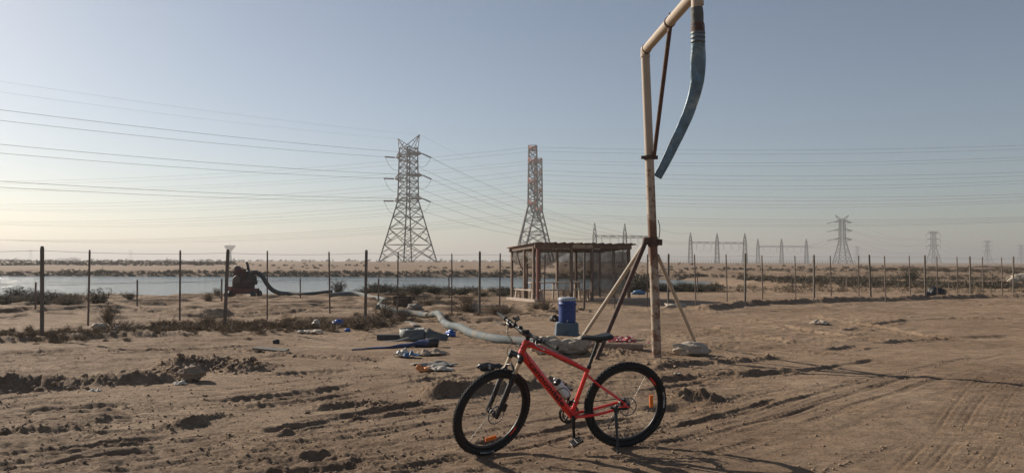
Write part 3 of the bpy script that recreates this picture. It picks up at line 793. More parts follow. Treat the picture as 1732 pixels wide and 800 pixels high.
    MB().lathe([(.0, 0), (.030, 0), (.034, .004), (.0355, .02), (.0355, .075), (.030, .085), (.030, .098), (.0355, .108), (.0355, .132), (.034, .142), (.031, .148), (.0, .148)], 24).build('bottle_body', pl, bot)
    MB().lathe([(.0, .140), (.0335, .140), (.0345, .148), (.0335, .163), (.020, .172), (.0, .172)], 20).build('cap', blk, bot)
    MB().lathe([(.0, .170), (.012, .170), (.011, .184), (.013, .188), (.010, .196), (.0, .197)], 14).build('spout', pl, bot)
bicycle()

# ================================================================== THE STANDPIPE
def rust_mat():
    """cream paint over rust, more rust towards the foot and in flaking patches"""
    m = bpy.data.materials.new('rusting_cream_pipe'); n, b = nodes_of(m); N, L = n.nodes, n.links
    g = N.new('ShaderNodeNewGeometry'); sx = N.new('ShaderNodeSeparateXYZ'); L.new(g.outputs['Position'], sx.inputs[0])
    def noise(sc, det=8, rg=.7):
        t = N.new('ShaderNodeTexNoise'); t.inputs['Scale'].default_value = sc; t.inputs['Detail'].default_value = det; t.inputs['Roughness'].default_value = rg
        L.new(g.outputs['Position'], t.inputs['Vector']); return t.outputs['Fac']
    hr = N.new('ShaderNodeValToRGB'); e = hr.color_ramp.elements     # rust share by height (m / 5.5)
    e[0].position = 0; e[0].color = (.30,) * 3 + (1,); e[1].position = 1; e[1].color = (0, 0, 0, 1)
    for p, v in ((.20, .20), (.27, .26), (.33, .50), (.385, .56), (.42, .22), (.60, .12), (.66, .02)):
        q = e.new(p); q.color = (v, v, v, 1)
    dv = N.new('ShaderNodeMath'); dv.operation = 'DIVIDE'; dv.inputs[1].default_value = 5.5; L.new(sx.outputs['Z'], dv.inputs[0]); L.new(dv.outputs[0], hr.inputs['Fac'])
    ad = N.new('ShaderNodeMath'); ad.operation = 'ADD'; L.new(noise(9), ad.inputs[0]); L.new(hr.outputs['Color'], ad.inputs[1])
    rp = N.new('ShaderNodeValToRGB'); rp.color_ramp.elements[0].position = .70; rp.color_ramp.elements[1].position = .82; L.new(ad.outputs[0], rp.inputs['Fac'])
    cream = N.new('ShaderNodeValToRGB'); cream.color_ramp.elements[0].color = (.30, .235, .17, 1); cream.color_ramp.elements[1].color = (.44, .36, .275, 1); L.new(noise(5), cream.inputs['Fac'])
    rust = N.new('ShaderNodeValToRGB'); rust.color_ramp.elements[0].color = (.06, .028, .018, 1); rust.color_ramp.elements[1].color = (.24, .11, .06, 1); L.new(noise(22), rust.inputs['Fac'])
    mx = N.new('ShaderNodeMix'); mx.data_type = 'RGBA'; L.new(rp.outputs['Color'], mx.inputs['Factor']); L.new(cream.outputs['Color'], mx.inputs['A']); L.new(rust.outputs['Color'], mx.inputs['B'])
    L.new(mx.outputs['Result'], b.inputs['Base Color']); b.inputs['Roughness'].default_value = .65
    bp = N.new('ShaderNodeBump'); bp.inputs['Strength'].default_value = .35; bp.inputs['Distance'].default_value = .01; L.new(noise(30), bp.inputs['Height']); L.new(bp.outputs[0], b.inputs['Normal'])
    return m
rust = mat('dark_rusty_steel', (.085, .042, .030), .75, var=.4, scale=14, bump=.4, bscale=60, alt=(.035, .022, .020), thr=.52)
paleiron = mat('pale_weathered_steel', (.40, .34, .27), .65, var=.15, scale=10, alt=(.16, .09, .06), thr=.62)
def standpipe():
    pipe = rust_mat()
    base = on(1112, 604); Y = base.y
    el = P(1091, 86, Y - .02); ah = el.z
    tip = Vector((0, 0, 0))
    tip = G(1166, 0, ah); 
    adir = (tip - el).normalized(); tipx = el + adir * ((tip - el).length + .32)
    root = empty('standpipe', base, label='tall rusting cream overhead water pipe on leaning props beside the bicycle', cat='pipe')
    def B(mb, name, m, par=root):
        mb.v = [tuple(Vector(v) - base) for v in mb.v]; return mb.build(name, m, par)
    r = .073
    foot = base - Vector((0, 0, .5))
    up = (el - base).normalized()
    B(MB().tube([foot, base + up * 1.0, base + up * 2.5, base + up * 3.6, el - up * .10], [r + .004, r + .002, r + .001, r, r], 24), 'upright_pipe', pipe)
    # mitred elbow
    B(MB().tube([el - up * .12, el - up * .03, el + adir * .02 + up * .01, el + adir * .12], [r + .004] * 4, 24), 'elbow', pipe)
    for c, dn in ((el - up * .10, up), (el + adir * .13, adir)):
        B(MB().tube([c - dn * .010, c + dn * .010], r + .010, 24), 'weld_collar', rust if dn is adir else paleiron)
    B(MB().tube([el + adir * .10, tipx], r, 24), 'arm_pipe', pipe)
    dw = tipx - Vector((0, 0, .02))
    B(MB().tube([tipx - adir * .03, tipx + adir * .03 - Vector((0, 0, .02)), tipx + adir * .05 - Vector((0, 0, .10)), tipx + adir * .05 - Vector((0, 0, .2))], r + .003, 20), 'drop_elbow', pipe)
    dY = (tipx + adir * .05).y
    B(MB().tube([Vector((0, 0, 0)) + P(1178, -2, dY), P(1178.5, 30, dY)], r - .004, 20), 'drop_pipe', pipe)
    B(MB().tube([P(1178, 14, dY), P(1179, 24, dY), P(1179.5, 40, dY), P(1180, 43, dY)], [.079, .083, .080, .076], 20), 'hose_wrap', mat('grey_rubber_wrap', (.075, .078, .075), .7, bump=.5, bscale=25))
    B(MB().tube([P(1179.7, 41, dY), P(1180, 56, dY)], .088, 20), 'hose_collar', rust)
    # lay-flat hose: round at the clamp, flat and swung towards the pole below
    hm = mat('blue_layflat_hose', (.095, .175, .235), .40, var=.4, scale=7, bump=.9, bscale=8, alt=(.24, .29, .30), thr=.54)  # lighter second colour paints in light shining through and highlights
    path = [((1180, 44), .090, .088), ((1180.5, 62), .090, .088), ((1181, 80), .094, .080), ((1181, 100), .104, .050), ((1180, 125), .098, .040), ((1179, 140), .088, .050), ((1174, 162), .084, .042), ((1165, 190), .080, .030), ((1153, 218), .074, .024), ((1140, 245), .068, .022), ((1127, 272), .062, .020), ((1112, 300), .058, .014)]
    cps = spline([P(p[0][0], p[0][1], dY + .02 * i) for i, p in enumerate(path)], 5)
    hw = np.interp(np.arange(len(cps)) / 5, range(len(path)), [p[1] for p in path]); tk = np.interp(np.arange(len(cps)) / 5, range(len(path)), [p[2] for p in path])
    hs = MB(); vs = []; fs = []; n = 28
    for i, c in enumerate(cps):
        t = (cps[min(i + 1, len(cps) - 1)] - cps[max(i - 1, 0)]).normalized()
        yaw = R(12 + 10 * math.sin(i * .23))
        sd_ = Vector((math.cos(yaw), math.sin(yaw) * .6, 0)); sd_ = (sd_ - t * sd_.dot(t)).normalized(); nn = t.cross(sd_)
        for k in range(n):
            a = 2 * math.pi * k / n
            wr = .010 * math.sin(i * .9 + k * .7) * math.sin(k * .45 + i * .21) * min(1, max(0, (i - 8) / 6)) + .006 * math.sin(3 * a + i * .35)
            vs.append(c + sd_ * math.cos(a) * hw[i] + nn * (math.sin(a) * tk[i] + wr * math.sin(a)))
    for i in range(len(cps) - 1):
        for k in range(n): fs.append((i * n + k, i * n + (k + 1) % n, (i + 1) * n + (k + 1) % n, (i + 1) * n + k))
    fs.append(tuple((len(cps) - 1) * n + k for k in range(n)))
    hs.add(vs, fs, True); hose = B(hs, 'layflat_hose', hm)
    for y_ in (57, 64, 71): B(MB().tube([P(1180.5, y_ - 1.4, dY), P(1180.5, y_ + 1.4, dY)], .0935, 20), 'hose_band', mat('dull_hose_band', (.12, .13, .13), .5, .4), hose)
    # brace rod and its clamps
    bA = el + adir * ((P(1133, 40, el.y) - P(1133, 40, el.y)).length)
    q = G(1133, 38, ah); bA = q - Vector((0, 0, r + .01)); bB = P(1099, 266, Y) + Vector((.06, -.05, 0))
    B(MB().tube([bA, bB], .034, 10), 'brace_rod', rust)
    q2 = el + adir * (q - el).length
    B(MB().tube([q2 - adir * .018, q2 + adir * .018], r + .013, 20), 'brace_clamp', rust)
    lug = MB(); lug.box(q2 + Vector((0, 0, .1)), (.03, .05, .06)); lug.box(q2 - Vector((0, 0, .1)), (.04, .06, .07)); B(lug, 'clamp_lug', rust).location = (0, 0, 0)
    c2 = base + up * ((P(1099, 267, Y).z - base.z) / up.z)
    B(MB().tube([c2 - up * .035, c2 + up * .035], r + .016, 20), 'brace_clamp', rust)
    B(MB().box(c2 + Vector((.10, -.02, 0)), (.07, .05, .06)), 'clamp_lug', rust); B(MB().box(c2 + Vector((-.11, -.02, 0)), (.06, .05, .05)), 'clamp_lug', rust)
    # rusty bracket where the props meet, and the props
    c3 = base + up * ((P(1105, 408, Y).z - base.z) / up.z)
    B(MB().tube([c3 - up * .09, c3 + up * .07], r + .012, 20), 'prop_bracket', rust)
    B(MB().box(c3 + Vector((-.11, -.03, .0)), (.12, .07, .12)), 'bracket_plate', rust); B(MB().box(c3 + Vector((.11, -.02, -.02)), (.08, .06, .10)), 'bracket_plate', rust)
    t1 = P(1093, 408, Y + .05)
    g1 = on(974, 584); B(MB().tube([t1 + Vector((.0, .09, -.02)), g1 - Vector((0, 0, .05))], .036, 12), 'prop', paleiron)
    g2 = on(1006, 607); B(MB().tube([P(1093, 402, Y - .10), P(1089, 416, Y - .10), g2 - Vector((0, 0, .06))], [.045, .040, .036], 12), 'prop', rust)['label'] = 'dark rusty prop'
    t3 = P(1112, 432, Y + .02); g3 = on(1178, 583); B(MB().tube([t3, g3 - Vector((0, 0, .02))], .033, 12), 'prop', paleiron)
    # cable stub on the upright
    B(MB().tube(spline([P(1113, 372, Y - .06), P(1116, 385, Y - .06), P(1115, 400, Y - .06), P(1112, 410, Y - .05)], 5), .007, 6), 'wire_stub', rust)
standpipe()

# ------------------------------------------------------------------ lumps: rocks, bags, crumpled sheets
def lump(name, c, size, m, seed, rough=.25, freq=2.0, flat=.0, sub=3, facet=False, rot=0.0):
    bm = bmesh.new(); bmesh.ops.create_icosphere(bm, subdivisions=sub, radius=1.0)
    co = np.array([v.co[:] for v in bm.verts])
    n = fbm(co[:, 0] * freq + seed * 3.1, co[:, 1] * freq + co[:, 2] * freq * 1.3 + seed, 3, seed) + .6 * fbm(co[:, 2] * freq * 1.7 + seed, co[:, 0] * freq * .7 - co[:, 1] * freq * 1.1, 2, seed + 5)
    if facet: n = np.abs(n) * 1.4 - .35
    for i, v in enumerate(bm.verts):
        p = v.co * (1 + rough * n[i])
        if flat: p.z = max(p.z, -flat)
        v.co = Vector((p.x * size[0], p.y * size[1], p.z * size[2]))
    me = bpy.data.meshes.new(name); bm.to_mesh(me); bm.free(); me.materials.append(m)
    me.polygons.foreach_set('use_smooth', [not facet] * len(me.polygons))
    o = link(name, me, None, c, (0, 0, rot)); return o
def sheet(name, c, sx, sy, h, m, seed, n=22, rot=0.0, fold=4.0):
    """a crumpled piece of film or cloth lying on the ground"""
    u, v = np.meshgrid(np.linspace(-1, 1, n), np.linspace(-1, 1, n)); u = u.ravel(); v = v.ravel()
    edge = 1 + .35 * fbm(u * 1.5 + seed, v * 1.5, 2, seed)
    hgt = (.25 + .8 * np.abs(fbm(u * fold * .35 + seed, v * fold * .35, 2, seed + 3, .4))) * (1 - .75 * np.maximum(np.abs(u), np.abs(v)) ** 3) + .05
    vs = [(a * sx * e, b_ * sy * e, h * max(0.02, z_)) for a, b_, e, z_ in zip(u, v, edge, hgt)]
    fs = [(j * n + i, j * n + i + 1, (j + 1) * n + i + 1, (j + 1) * n + i) for j in range(n - 1) for i in range(n - 1) if math.hypot(u[j * n + i], v[j * n + i]) < 1.05 + .12 * math.sin(seed + 2.0 * math.atan2(v[j * n + i], u[j * n + i] + 1e-6))]
    mb = MB(); mb.add(vs, fs, True); o = mb.build(name, m, None, c, (0, 0, rot))
    so = o.modifiers.new('thick', 'SOLIDIFY'); so.thickness = .004
    return o
rockm = mat('pale_limestone', (.36, .30, .235), .85, var=.25, scale=7, bump=.7, bscale=16, alt=(.20, .155, .115), thr=.56)
def rocks():
    p = on(1171, 602); tag(lump('rock', p + Vector((0, .12, .085)), (.31, .20, .135), rockm, 4, .22, 1.3, .75, 4), 'flat pale limestone rock at the foot of the right prop', 'rock')
    p = on(925, 598); tag(lump('rock', p + Vector((0, .1, .10)), (.25, .18, .17), rockm, 9, .30, 1.5, .7, 4), 'rounded grey rock behind the bicycle handlebar grip', 'rock')
    p = on(965, 602); tag(lump('rock', p + Vector((0, .1, .09)), (.30, .18, .13), rockm, 12, .30, 1.7, .7, 4), 'jagged pale rock between handlebar grip and saddle', 'rock')
    p = on(985, 588); tag(lump('rock', p + Vector((0, .1, .06)), (.16, .14, .12), rockm, 15, .35, 1.7, .7, 3), 'small rock at the foot of the pale left prop', 'rock')
    p = on(1214, 483); tag(lump('rock', p + Vector((0, 0, .10)), (.55, .3, .28), rockm, 17, .35, 1.7, .7, 3), 'pale stone on the near pond bank right of the standpipe', 'rock')
    p = on(1142, 522); tag(lump('rock', p + Vector((0, 0, .05)), (.42, .3, .14), rockm, 19, .35, 1.7, .7, 3), 'low grey rock at the fence post right of the standpipe', 'rock')
    p = on(802, 527); tag(lump('rock', p + Vector((0, 0, .10)), (.16, .14, .17), rockm, 23, .35, 1.7, .7, 3), 'pale stone beside the fence post left of the shelter', 'rock')
    p = on(320, 645); tag(lump('soil_bundle', p + Vector((0, .05, .09)), (.15, .12, .105), mat('cloth_dusted_rock', (.24, .185, .135), .9, var=.2, bump=.6, bscale=12), 29, .34, 1.8, .7, 4), 'lumpy dust covered bundle in the soil heap on the left', 'bundle')
    for k, (x_, y_, s_, lb) in enumerate(((1718, 474, .8, 'middle sized rubble boulder second from the left in the right edge heap'), (1726, 476, 1.0, 'largest pale boulder in front of the rubble heap at the right edge'), (1735, 472, 1.0, 'pale boulder cut off by the right edge behind the rubble heap'), (1712, 478, .5, 'smallest leftmost boulder of the rubble heap at the right edge'))):
        p = on(x_, y_); tag(lump('rock', p + Vector((0, 0, .1)), (s_ * .8, s_ * .6, s_ * .5), rockm, 33 + k, .35, 1.6, .6, 3), lb, 'rock', 'rubble heap at the right edge')
rocks()

# ------------------------------------------------------------------ cooler on its plinth
def cooler():
    p = on(960, 568); p.z = hz(p.x, p.y + .2); p.y += .24
    blue = mat('cooler_blue_plastic', (.006, .034, .185), .55, var=.15, scale=6, alt=(.035, .055, .13), thr=.60)
    white = mat('cooler_white_lid', (.30, .34, .39), .5, var=.12, scale=9)
    cloth = mat('blue_grey_cloth', (.085, .125, .165), .8, var=.25, scale=6, bump=.5, bscale=9)
    n = 26; vs = []; fs = []
    pl = MB(); hwx, hwy, ph = .245, .20, .27
    prof = [(1.05, 0), (1.03, .04), (1.0, .12), (.99, .22), (.96, ph - .012), (.92, ph), (.4, ph + .002), (0.01, ph + .002)]
    for k_, z_ in prof:
        for i in range(n * 2):
            a = 2 * math.pi * i / (n * 2); cx, sy = math.cos(a), math.sin(a)
            ex = .35; x_ = (abs(cx) ** ex) * (1 if cx >= 0 else -1); y_ = (abs(sy) ** ex) * (1 if sy >= 0 else -1)
            wv = 1 + .025 * math.sin(a * 7 + 1) * (1 - z_ / ph) + .018 * math.sin(a * 3 + z_ * 14)
            vs.append((x_ * hwx * k_ * wv, y_ * hwy * k_ * wv, z_))
    N_ = n * 2
    for i in range(len(prof) - 1):
        for k in range(N_): fs.append((i * N_ + k, i * N_ + (k + 1) % N_, (i + 1) * N_ + (k + 1) % N_, (i + 1) * N_ + k))
    pl.add(vs, fs, True)
    t = empty('cloth_covered_block', p, label='squat block wrapped in blue grey cloth under the cooler', cat='block')
    pl.build('cloth_cover', cloth, t)
    fo = MB(); fo.tube(spline([(-.10, -.215, .01), (-.02, -.222, .06), (.05, -.212, .14), (.10, -.20, .22)], 6), [.014] * 19, 8, squash=.6); fo.build('fold', cloth, t)
    q = p + Vector((.01, 0, ph + .004))
    c = empty('drinks_cooler', q, label='blue cylindrical drinks cooler with white lid standing on cloth covered block', cat='cooler')
    r = .183
    MB().lathe([(r - .012, 0), (r - .004, .006), (r, .03), (r + .001, .12), (r + .002, .30), (r + .005, .38), (r + .008, .384), (r + .008, .40), (r + .003, .404), (r + .004, .45), (r + .002, .462), (.02, .462)], 40).build('body', blue, c)
    MB().lathe([(r + .006, .462), (r + .009, .470), (r + .008, .512), (r - .002, .524), (r - .04, .530), (.01, .532)], 40).build('lid', white, c)
    hd = MB(); 
    for s in (1, -1): hd.box((s * (r + .012), 0, .39), (.022, .09, .03))
    for s in (1, -1): soften(MB().box((s * (r + .012), 0, .39), (.022, .09, .03)).build('handle', blue, c), .006)
    sp = MB(); sp.tube([(.06, -r + .01, .05), (.06, -r - .035, .05)], .013, 10); sp.tube([(.06, -r - .028, .055), (.06, -r - .028, .02)], .009, 8); sp.build('tap', white, c)
    c.rotation_euler.z = R(-20)
    k = on(940, 546); bk = mat('black_rubber_scrap', (.02, .019, .018), .7, bump=.5, bscale=30)
    t = empty('rubber_coupling', k, label='black rubber pipe couplings lying left of the blue cooler', cat='coupling')
    MB().lathe([(.075, -.10), (.085, -.08), (.070, .0), (.085, .08), (.075, .1), (.055, .1), (.055, -.1)], 18, Matrix.Translation((-.05, .05, .08)) @ Matrix.Rotation(R(75), 4, 'X') @ Matrix.Rotation(R(20), 4, 'Y'), True).build('coupling_ring', bk, t)
    MB().tube(spline([(.0, .02, .06), (.08, .0, .09), (.17, .05, .10), (.24, .1, .05)], 5), .055, 12).build('hose_stub', bk, t)
cooler()

# ------------------------------------------------------------------ hoses and litter
def hoses():
    gm = mat('grey_suction_hose', (.105, .125, .128), .85, var=.15, scale=4, bump=.5, bscale=12, alt=(.19, .155, .115), thr=.50)
    dk = mat('dark_suction_hose', (.045, .055, .058), .85, var=.2, scale=5)
    r = .090
    t = empty('water_hose', on(700, 532), label='long grey hose snaking from the pump to the bicycle', cat='hose')
    def B(mb, name, m): mb.v = [tuple(Vector(v) - t.location) for v in mb.v]; return mb.build(name, m, t)
    g = lambda x_, y_: on(x_, y_, r * .85)
    pa = [P(437, 462, 33.2), P(444, 468, 33.1), P(450, 478, 33), P(458, 488, 33), P(468, 494, 33.4), g(482, 499), g(520, 500), g(562, 500)]
    B(MB().tube(spline(pa, 6), r * 1.05, 14), 'dark_hose_section', dk)
    pb = [g(556, 500), g(600, 503), g(628, 506), g(645, 509), g(652, 512), g(646, 514), g(640, 517), g(642, 522), g(652, 526), g(668, 528), g(700, 535), g(724, 538), g(741, 541), g(749, 548), g(760, 556), g(778, 562), g(800, 569), g(840, 578), g(880, 583), g(910, 588), g(935, 593)]
    B(MB().tube(spline(pb, 6), r, 16), 'grey_hose_section', gm)
    sp = spline(pb, 6)
    for i in (64, 70, 78, 86, 100, 116):
        d = (sp[i + 1] - sp[i]).normalized(); B(MB().tube([sp[i] - d * .02, sp[i] + d * .02], r + .004, 16), 'hose_joint', gm)
    # half buried brown pipe at the foot of the standpipe
    a, b_ = on(1000, 592, .05), on(1088, 593, .04)
    tag(MB().tube([a, a.lerp(b_, .3), a.lerp(b_, .7), b_], [.085, .09, .09, .085], 14).build('buried_pipe', mat('sandy_pipe', (.24, .165, .115), .9, var=.2, bump=.6, bscale=18)), 'sand coloured pipe half buried between saddle and standpipe', 'pipe')
    # flattened tail of another hose by the fence
    f1 = [on(668, 533, .02), on(690, 546, .02), on(704, 553, .03)]
    gl = mat('pale_layflat_tail', (.20, .175, .145), .8, var=.15, bump=.4, bscale=12)
    tag(MB().tube(spline(f1, 6), .09, 10, squash=.2, up=(0, 0, 1)).build('hose_tail', gl), 'flattened pale hose tail behind the grey hose coil', 'hose')
    # coil
    c = on(694, 577) + Vector((0, .27, 0))
    co = empty('hose_coil', c, label='dark grey lay flat hose coil with a diagonal flap', cat='hose coil')
    cg = mat('grey_layflat_coil', (.105, .110, .106), .62, var=.2, scale=8, bump=.4, bscale=16, alt=(.16, .145, .12), thr=.58)
    pts = []
    cm = MB()
    for k in range(9):
        rr = .255 - k * .022; cm.lathe([(rr, .0), (rr + .002, .10), (rr, .225 - .004 * (k % 3)), (rr - .012, .226 - .004 * (k % 3)), (rr - .014, .1), (rr - .012, 0)], 36, Matrix.Rotation(R(3), 4, 'X'), True)
    cm.build('coil', cg, co)
    fl = MB(); A = [(-.52, -.30, .015), (-.34, -.31, .02), (-.12, -.30, .07), (.08, -.28, .13), (.25, -.20, .18)]
    Bq = [(-.30, -.34, .012), (-.20, -.34, .012), (.0, -.33, .02), (.14, -.30, .03), (.27, -.22, .03)]
    vs = [Vector(q) for pair in zip(spline(A, 4), spline(Bq, 4)) for q in pair]
    fl.add(vs, [(2 * i, 2 * i + 1, 2 * i + 3, 2 * i + 2) for i in range(len(vs) // 2 - 1)], True); o = fl.build('flap', cg, co)
    so = o.modifiers.new('thick', 'SOLIDIFY'); so.thickness = .012
    MB().box((-.47, -.02, .055), (.46, .14, .11)).build('flat_end', mat('dark_layflat_end', (.045, .042, .046), .6), co)
    tg = MB(); vs = []
    for i, (x_, z_, w_) in enumerate(((.24, .11, .22), (.32, .15, .20), (.40, .09, .22), (.50, .08, .16), (.62, .06, .14), (.72, .05, .10))):
        vs += [Vector((x_, -.20 + .02 * i, z_ - w_ * .45 + .0)), Vector((x_ + .03, -.10 + .02 * i, z_ + w_ * .45))]
    tg.add(vs, [(2 * i, 2 * i + 1, 2 * i + 3, 2 * i + 2) for i in range(5)], True); o = tg.build('crumpled_tail', cg, co); so = o.modifiers.new('thick', 'SOLIDIFY'); so.thickness = .012
    # blue lay-flat length
    bl = mat('navy_layflat_hose', (.022, .035, .10), .35, var=.25, scale=8, bump=.3, bscale=14)
    pts = [on(596, 592, .012), on(625, 590, .015), on(655, 589, .02), on(680, 588, .035), on(705, 587, .055), on(728, 587, .075)]
    sq = spline(pts, 5); n_ = len(sq)
    bh = empty('blue_layflat_hose', sq[n_ // 2], label='navy blue lay flat hose length lying on the sand', cat='hose')
    mb = MB(); vs = []; fs = []
    for i, q in enumerate(sq):
        f_ = i / (n_ - 1); wy = .05 + .03 * f_; hzz = .010 + .07 * f_ ** 2
        for k in range(12):
            an = 2 * math.pi * k / 12; vs.append(q + Vector((0, math.cos(an) * wy, math.sin(an) * hzz * (1 + .25 * math.sin(i * .8 + k)))) - bh.location)
    for i in range(n_ - 1):
        for k in range(12): fs.append((i * 12 + k, i * 12 + (k + 1) % 12, (i + 1) * 12 + (k + 1) % 12, (i + 1) * 12 + k))
    mb.add(vs, fs, True); mb.build('hose_body', bl, bh)
    e = sq[-1] - bh.location; MB().tube([e - Vector((.02, 0, 0)), e + Vector((.08, 0, .01)), e + Vector((.15, .0, .0))], [.086, .098, .080], 16).build('hose_end', mat('black_hose_end', (.02, .021, .022), .5), bh)
hoses()

def litter():
    bluep = mat('bright_blue_plastic', (.015, .095, .36), .30, var=.2, scale=20, bump=.4, bscale=30)
    whitep = mat('white_plastic_film', (.48, .43, .36), .6, var=.12, scale=9, alt=(.32, .25, .18), thr=.56)
    bluew = mat('blue_print_film', (.05, .14, .27), .5, var=.3, scale=14, alt=(.30, .34, .36), thr=.66)
    oran = mat('orange_film', (.65, .22, .05), .5, var=.2)
    tarp = mat('dark_plastic', (.022, .022, .024), .5, var=.3)
    # blue jerrycan-like crumpled drums
    def blue_can(px, py, s, label, seed):
        p = on(px, py); t = empty('plastic_can', p, (0, 0, R(seed * 40)), label=label, cat='container')
        mb = MB(); n_ = 28; vs = []; fs = []
        pr = [(.0, .0), (.9, .0), (1.0, .06), (1.0, .25), (.90, .34), (1.0, .44), (.97, .62), (.80, .74), (.0, .76)]
        for k_, z_ in pr:
            for i in range(n_):
                a = 2 * math.pi * i / n_; cx, sy = math.cos(a), math.sin(a); ex = .6
                dn = 1 + .16 * math.sin(a * 3 + seed + z_ * 7) + .08 * math.sin(a * 7 - z_ * 11 + seed)
                vs.append(((abs(cx) ** ex) * (1 if cx >= 0 else -1) * s * .82 * k_ * dn, (abs(sy) ** ex) * (1 if sy >= 0 else -1) * s * .55 * k_ * dn, s * z_))
        for i in range(len(pr) - 1):
            for k in range(n_): fs.append((i * n_ + k, i * n_ + (k + 1) % n_, (i + 1) * n_ + (k + 1) % n_, (i + 1) * n_ + k))
        mb.add(vs, fs, True); mb.build('can_body', bluep, t)
        q = lump('can_top', (s * -.1, 0, s * .80), (s * .52, s * .34, s * .20), bluep, seed + 2, .22, 2.5, .9, 3); q.parent = t
        for k in range(3):
            b_ = MB().tube([(s * (-.55 + .5 * k), -s * .52, s * .12), (s * (-.55 + .5 * k), -s * .54, s * .5)], s * .05, 6).build('rib', bluep, t)
        MB().lathe([(s * .10, 0), (s * .11, s * .10), (s * .05, s * .12)], 10, Matrix.Translation((s * .55, 0, s * .74))).build('cap', whitep, t)
    blue_can(762, 569, .145, 'crushed blue plastic can touching the near bend of the grey hose', 3)
    blue_can(572, 552, .175, 'blue plastic can among the weeds near the middle fence posts', 5)
    blue_can(199, 563, .125, 'blue plastic can in the weeds near the left edge', 7)
    p = on(588, 559); tag(lump('plastic_scrap', p + Vector((0, 0, .03)), (.07, .05, .05), bluep, 11, .2, 2, .8, 2), 'small blue plastic scrap right of the blue can in the weeds', 'scrap')
    p = on(834, 388) if False else on(1080, 499); tag(lump('plastic_bag', p + Vector((0, 0, .1)), (.32, .2, .13), bluew, 12, .3, 2, .8, 3), 'pale blue plastic bag by the right end of the shelter', 'bag')
    tag(sheet('plastic_bag', on(678, 603), .13, .12, .14, whitep, 3), 'white plastic bag scrap in front of the navy hose', 'bag')
    tag(sheet('plastic_wrapper', on(692, 605), .13, .11, .15, bluew, 8), 'blue printed wrapper lying beside a white scrap', 'wrapper')
    tag(sheet('rag', on(728, 600), .24, .16, .11, mat('dusty_rag', (.34, .26, .19), .9, var=.2), 13), 'dusty crumpled rag behind the orange and white bag', 'rag')
    tag(sheet('orange_wrapper', on(716, 628), .12, .09, .11, oran, 17), 'orange end of a torn bag on the sand', 'wrapper')
    tag(sheet('torn_bag', on(738, 627), .21, .13, .10, whitep, 21), 'torn white bag beside the orange wrapper', 'bag')
    tag(sheet('plastic_sheet', on(735, 618), .34, .16, .07, mat('grey_film', (.20, .185, .165), .5), 23), 'grey film sheet behind the torn white bag', 'sheet')
    # black pouch left of the front wheel
    p = on(824, 626); t = empty('black_pouch', p, (0, 0, R(12)), label='black pouch with a pale strap left of the front tyre', cat='pouch')
    o = lump('pouch_body', (0, .05, .05), (.135, .08, .060), tarp, 71, .16, 1.6, .8, 4); o.parent = t
    o = lump('pouch_flap', (.15, .06, .055), (.085, .07, .035), tarp, 73, .25, 1.6, .9, 4); o.parent = t
    MB().box((.03, -.030, .06), (.03, .006, .075), Matrix.Rotation(R(-12), 3, 'X')).build('strap', mat('pale_strap', (.30, .29, .28), .6), t)
    # board and block
    p = on(458, 597); tag(soften(MB().box((0, 0, .065), (.62, .16, .035), Matrix.Rotation(R(3), 3, 'Y') @ Matrix.Rotation(R(8), 3, 'X')).build('wooden_board', mat('grey_board', (.13, .115, .095), .85, var=.25, scale=14, bump=.4), None, p, (0, R(0), R(-14))), .004), 'grey weathered board lying flat on the sand', 'board')
    p = on(467, 581); t = empty('small_block', p, (0, 0, .3), label='small black block lying behind the grey board', cat='block')
    soften(MB().box((0, 0, .04), (.13, .10, .07)).build('block_body', tarp, t), .012); MB().box((.02, -.01, .080), (.05, .05, .012)).build('block_cap', tarp, t)
    tag(sheet('white_scrap', on(605, 560), .30, .14, .09, whitep, 27), 'white film strip in the weeds below the middle fence', 'scrap') if False else None
    tag(sheet('white_scrap', on(525, 563), .26, .16, .10, whitep, 27), 'white film strip on the sand left of the blue can', 'scrap')
    tag(lump('white_bag', on(535, 554) + Vector((0, 0, .07)), (.10, .08, .11), whitep, 31, .35, 2.4, .7, 3), 'small upright white bag in the weeds left of the blue can', 'bag')
    tag(sheet('white_scrap', on(162, 662), .075, .05, .05, whitep, 33), 'white scrap below the soil bank on the left', 'scrap')
    tag(sheet('white_scrap', on(303, 650), .09, .06, .06, whitep, 35), 'white scrap at the front of the soil heap', 'scrap')
    tag(sheet('white_rag', on(1386, 548), .24, .18, .14, mat('dusty_white_rag', (.36, .30, .235), .85), 37), 'crumpled white bag on the open sand at right', 'bag')
    tag(sheet('white_scrap', on(1147, 639), .06, .03, .02, whitep, 39), 'thin white scrap right of the rear tyre', 'scrap')
    tag(lump('white_bag', on(168, 557) + Vector((0, 0, .06)), (.17, .10, .085), mat('dirty_sack', (.33, .28, .22), .85), 41, .35, 2.2, .7, 3), 'dirty white sack in the weeds left of the small blue can', 'sack')
    p = on(683, 523); t = empty('rusty_box', p, (0, 0, R(-14)), label='dark rusty metal box with torn side behind the hose bend', cat='box')
    rb = mat('rusty_box_steel', (.060, .036, .028), .8, var=.4, scale=8, bump=.4)
    MB().box((-.05, .12, .15), (.50, .02, .30)).build('side_panel', rb, t); MB().box((-.05, -.12, .12), (.52, .02, .24), Matrix.Rotation(R(4), 3, 'X')).build('side_panel', rb, t)
    MB().box((-.30, 0, .15), (.02, .24, .30)).build('end_panel', rb, t); MB().box((.22, 0, .10), (.02, .24, .20), Matrix.Rotation(R(30), 3, 'Y')).build('end_panel', rb, t); MB().box((-.05, 0, .02), (.5, .24, .02)).build('floor_panel', rb, t)
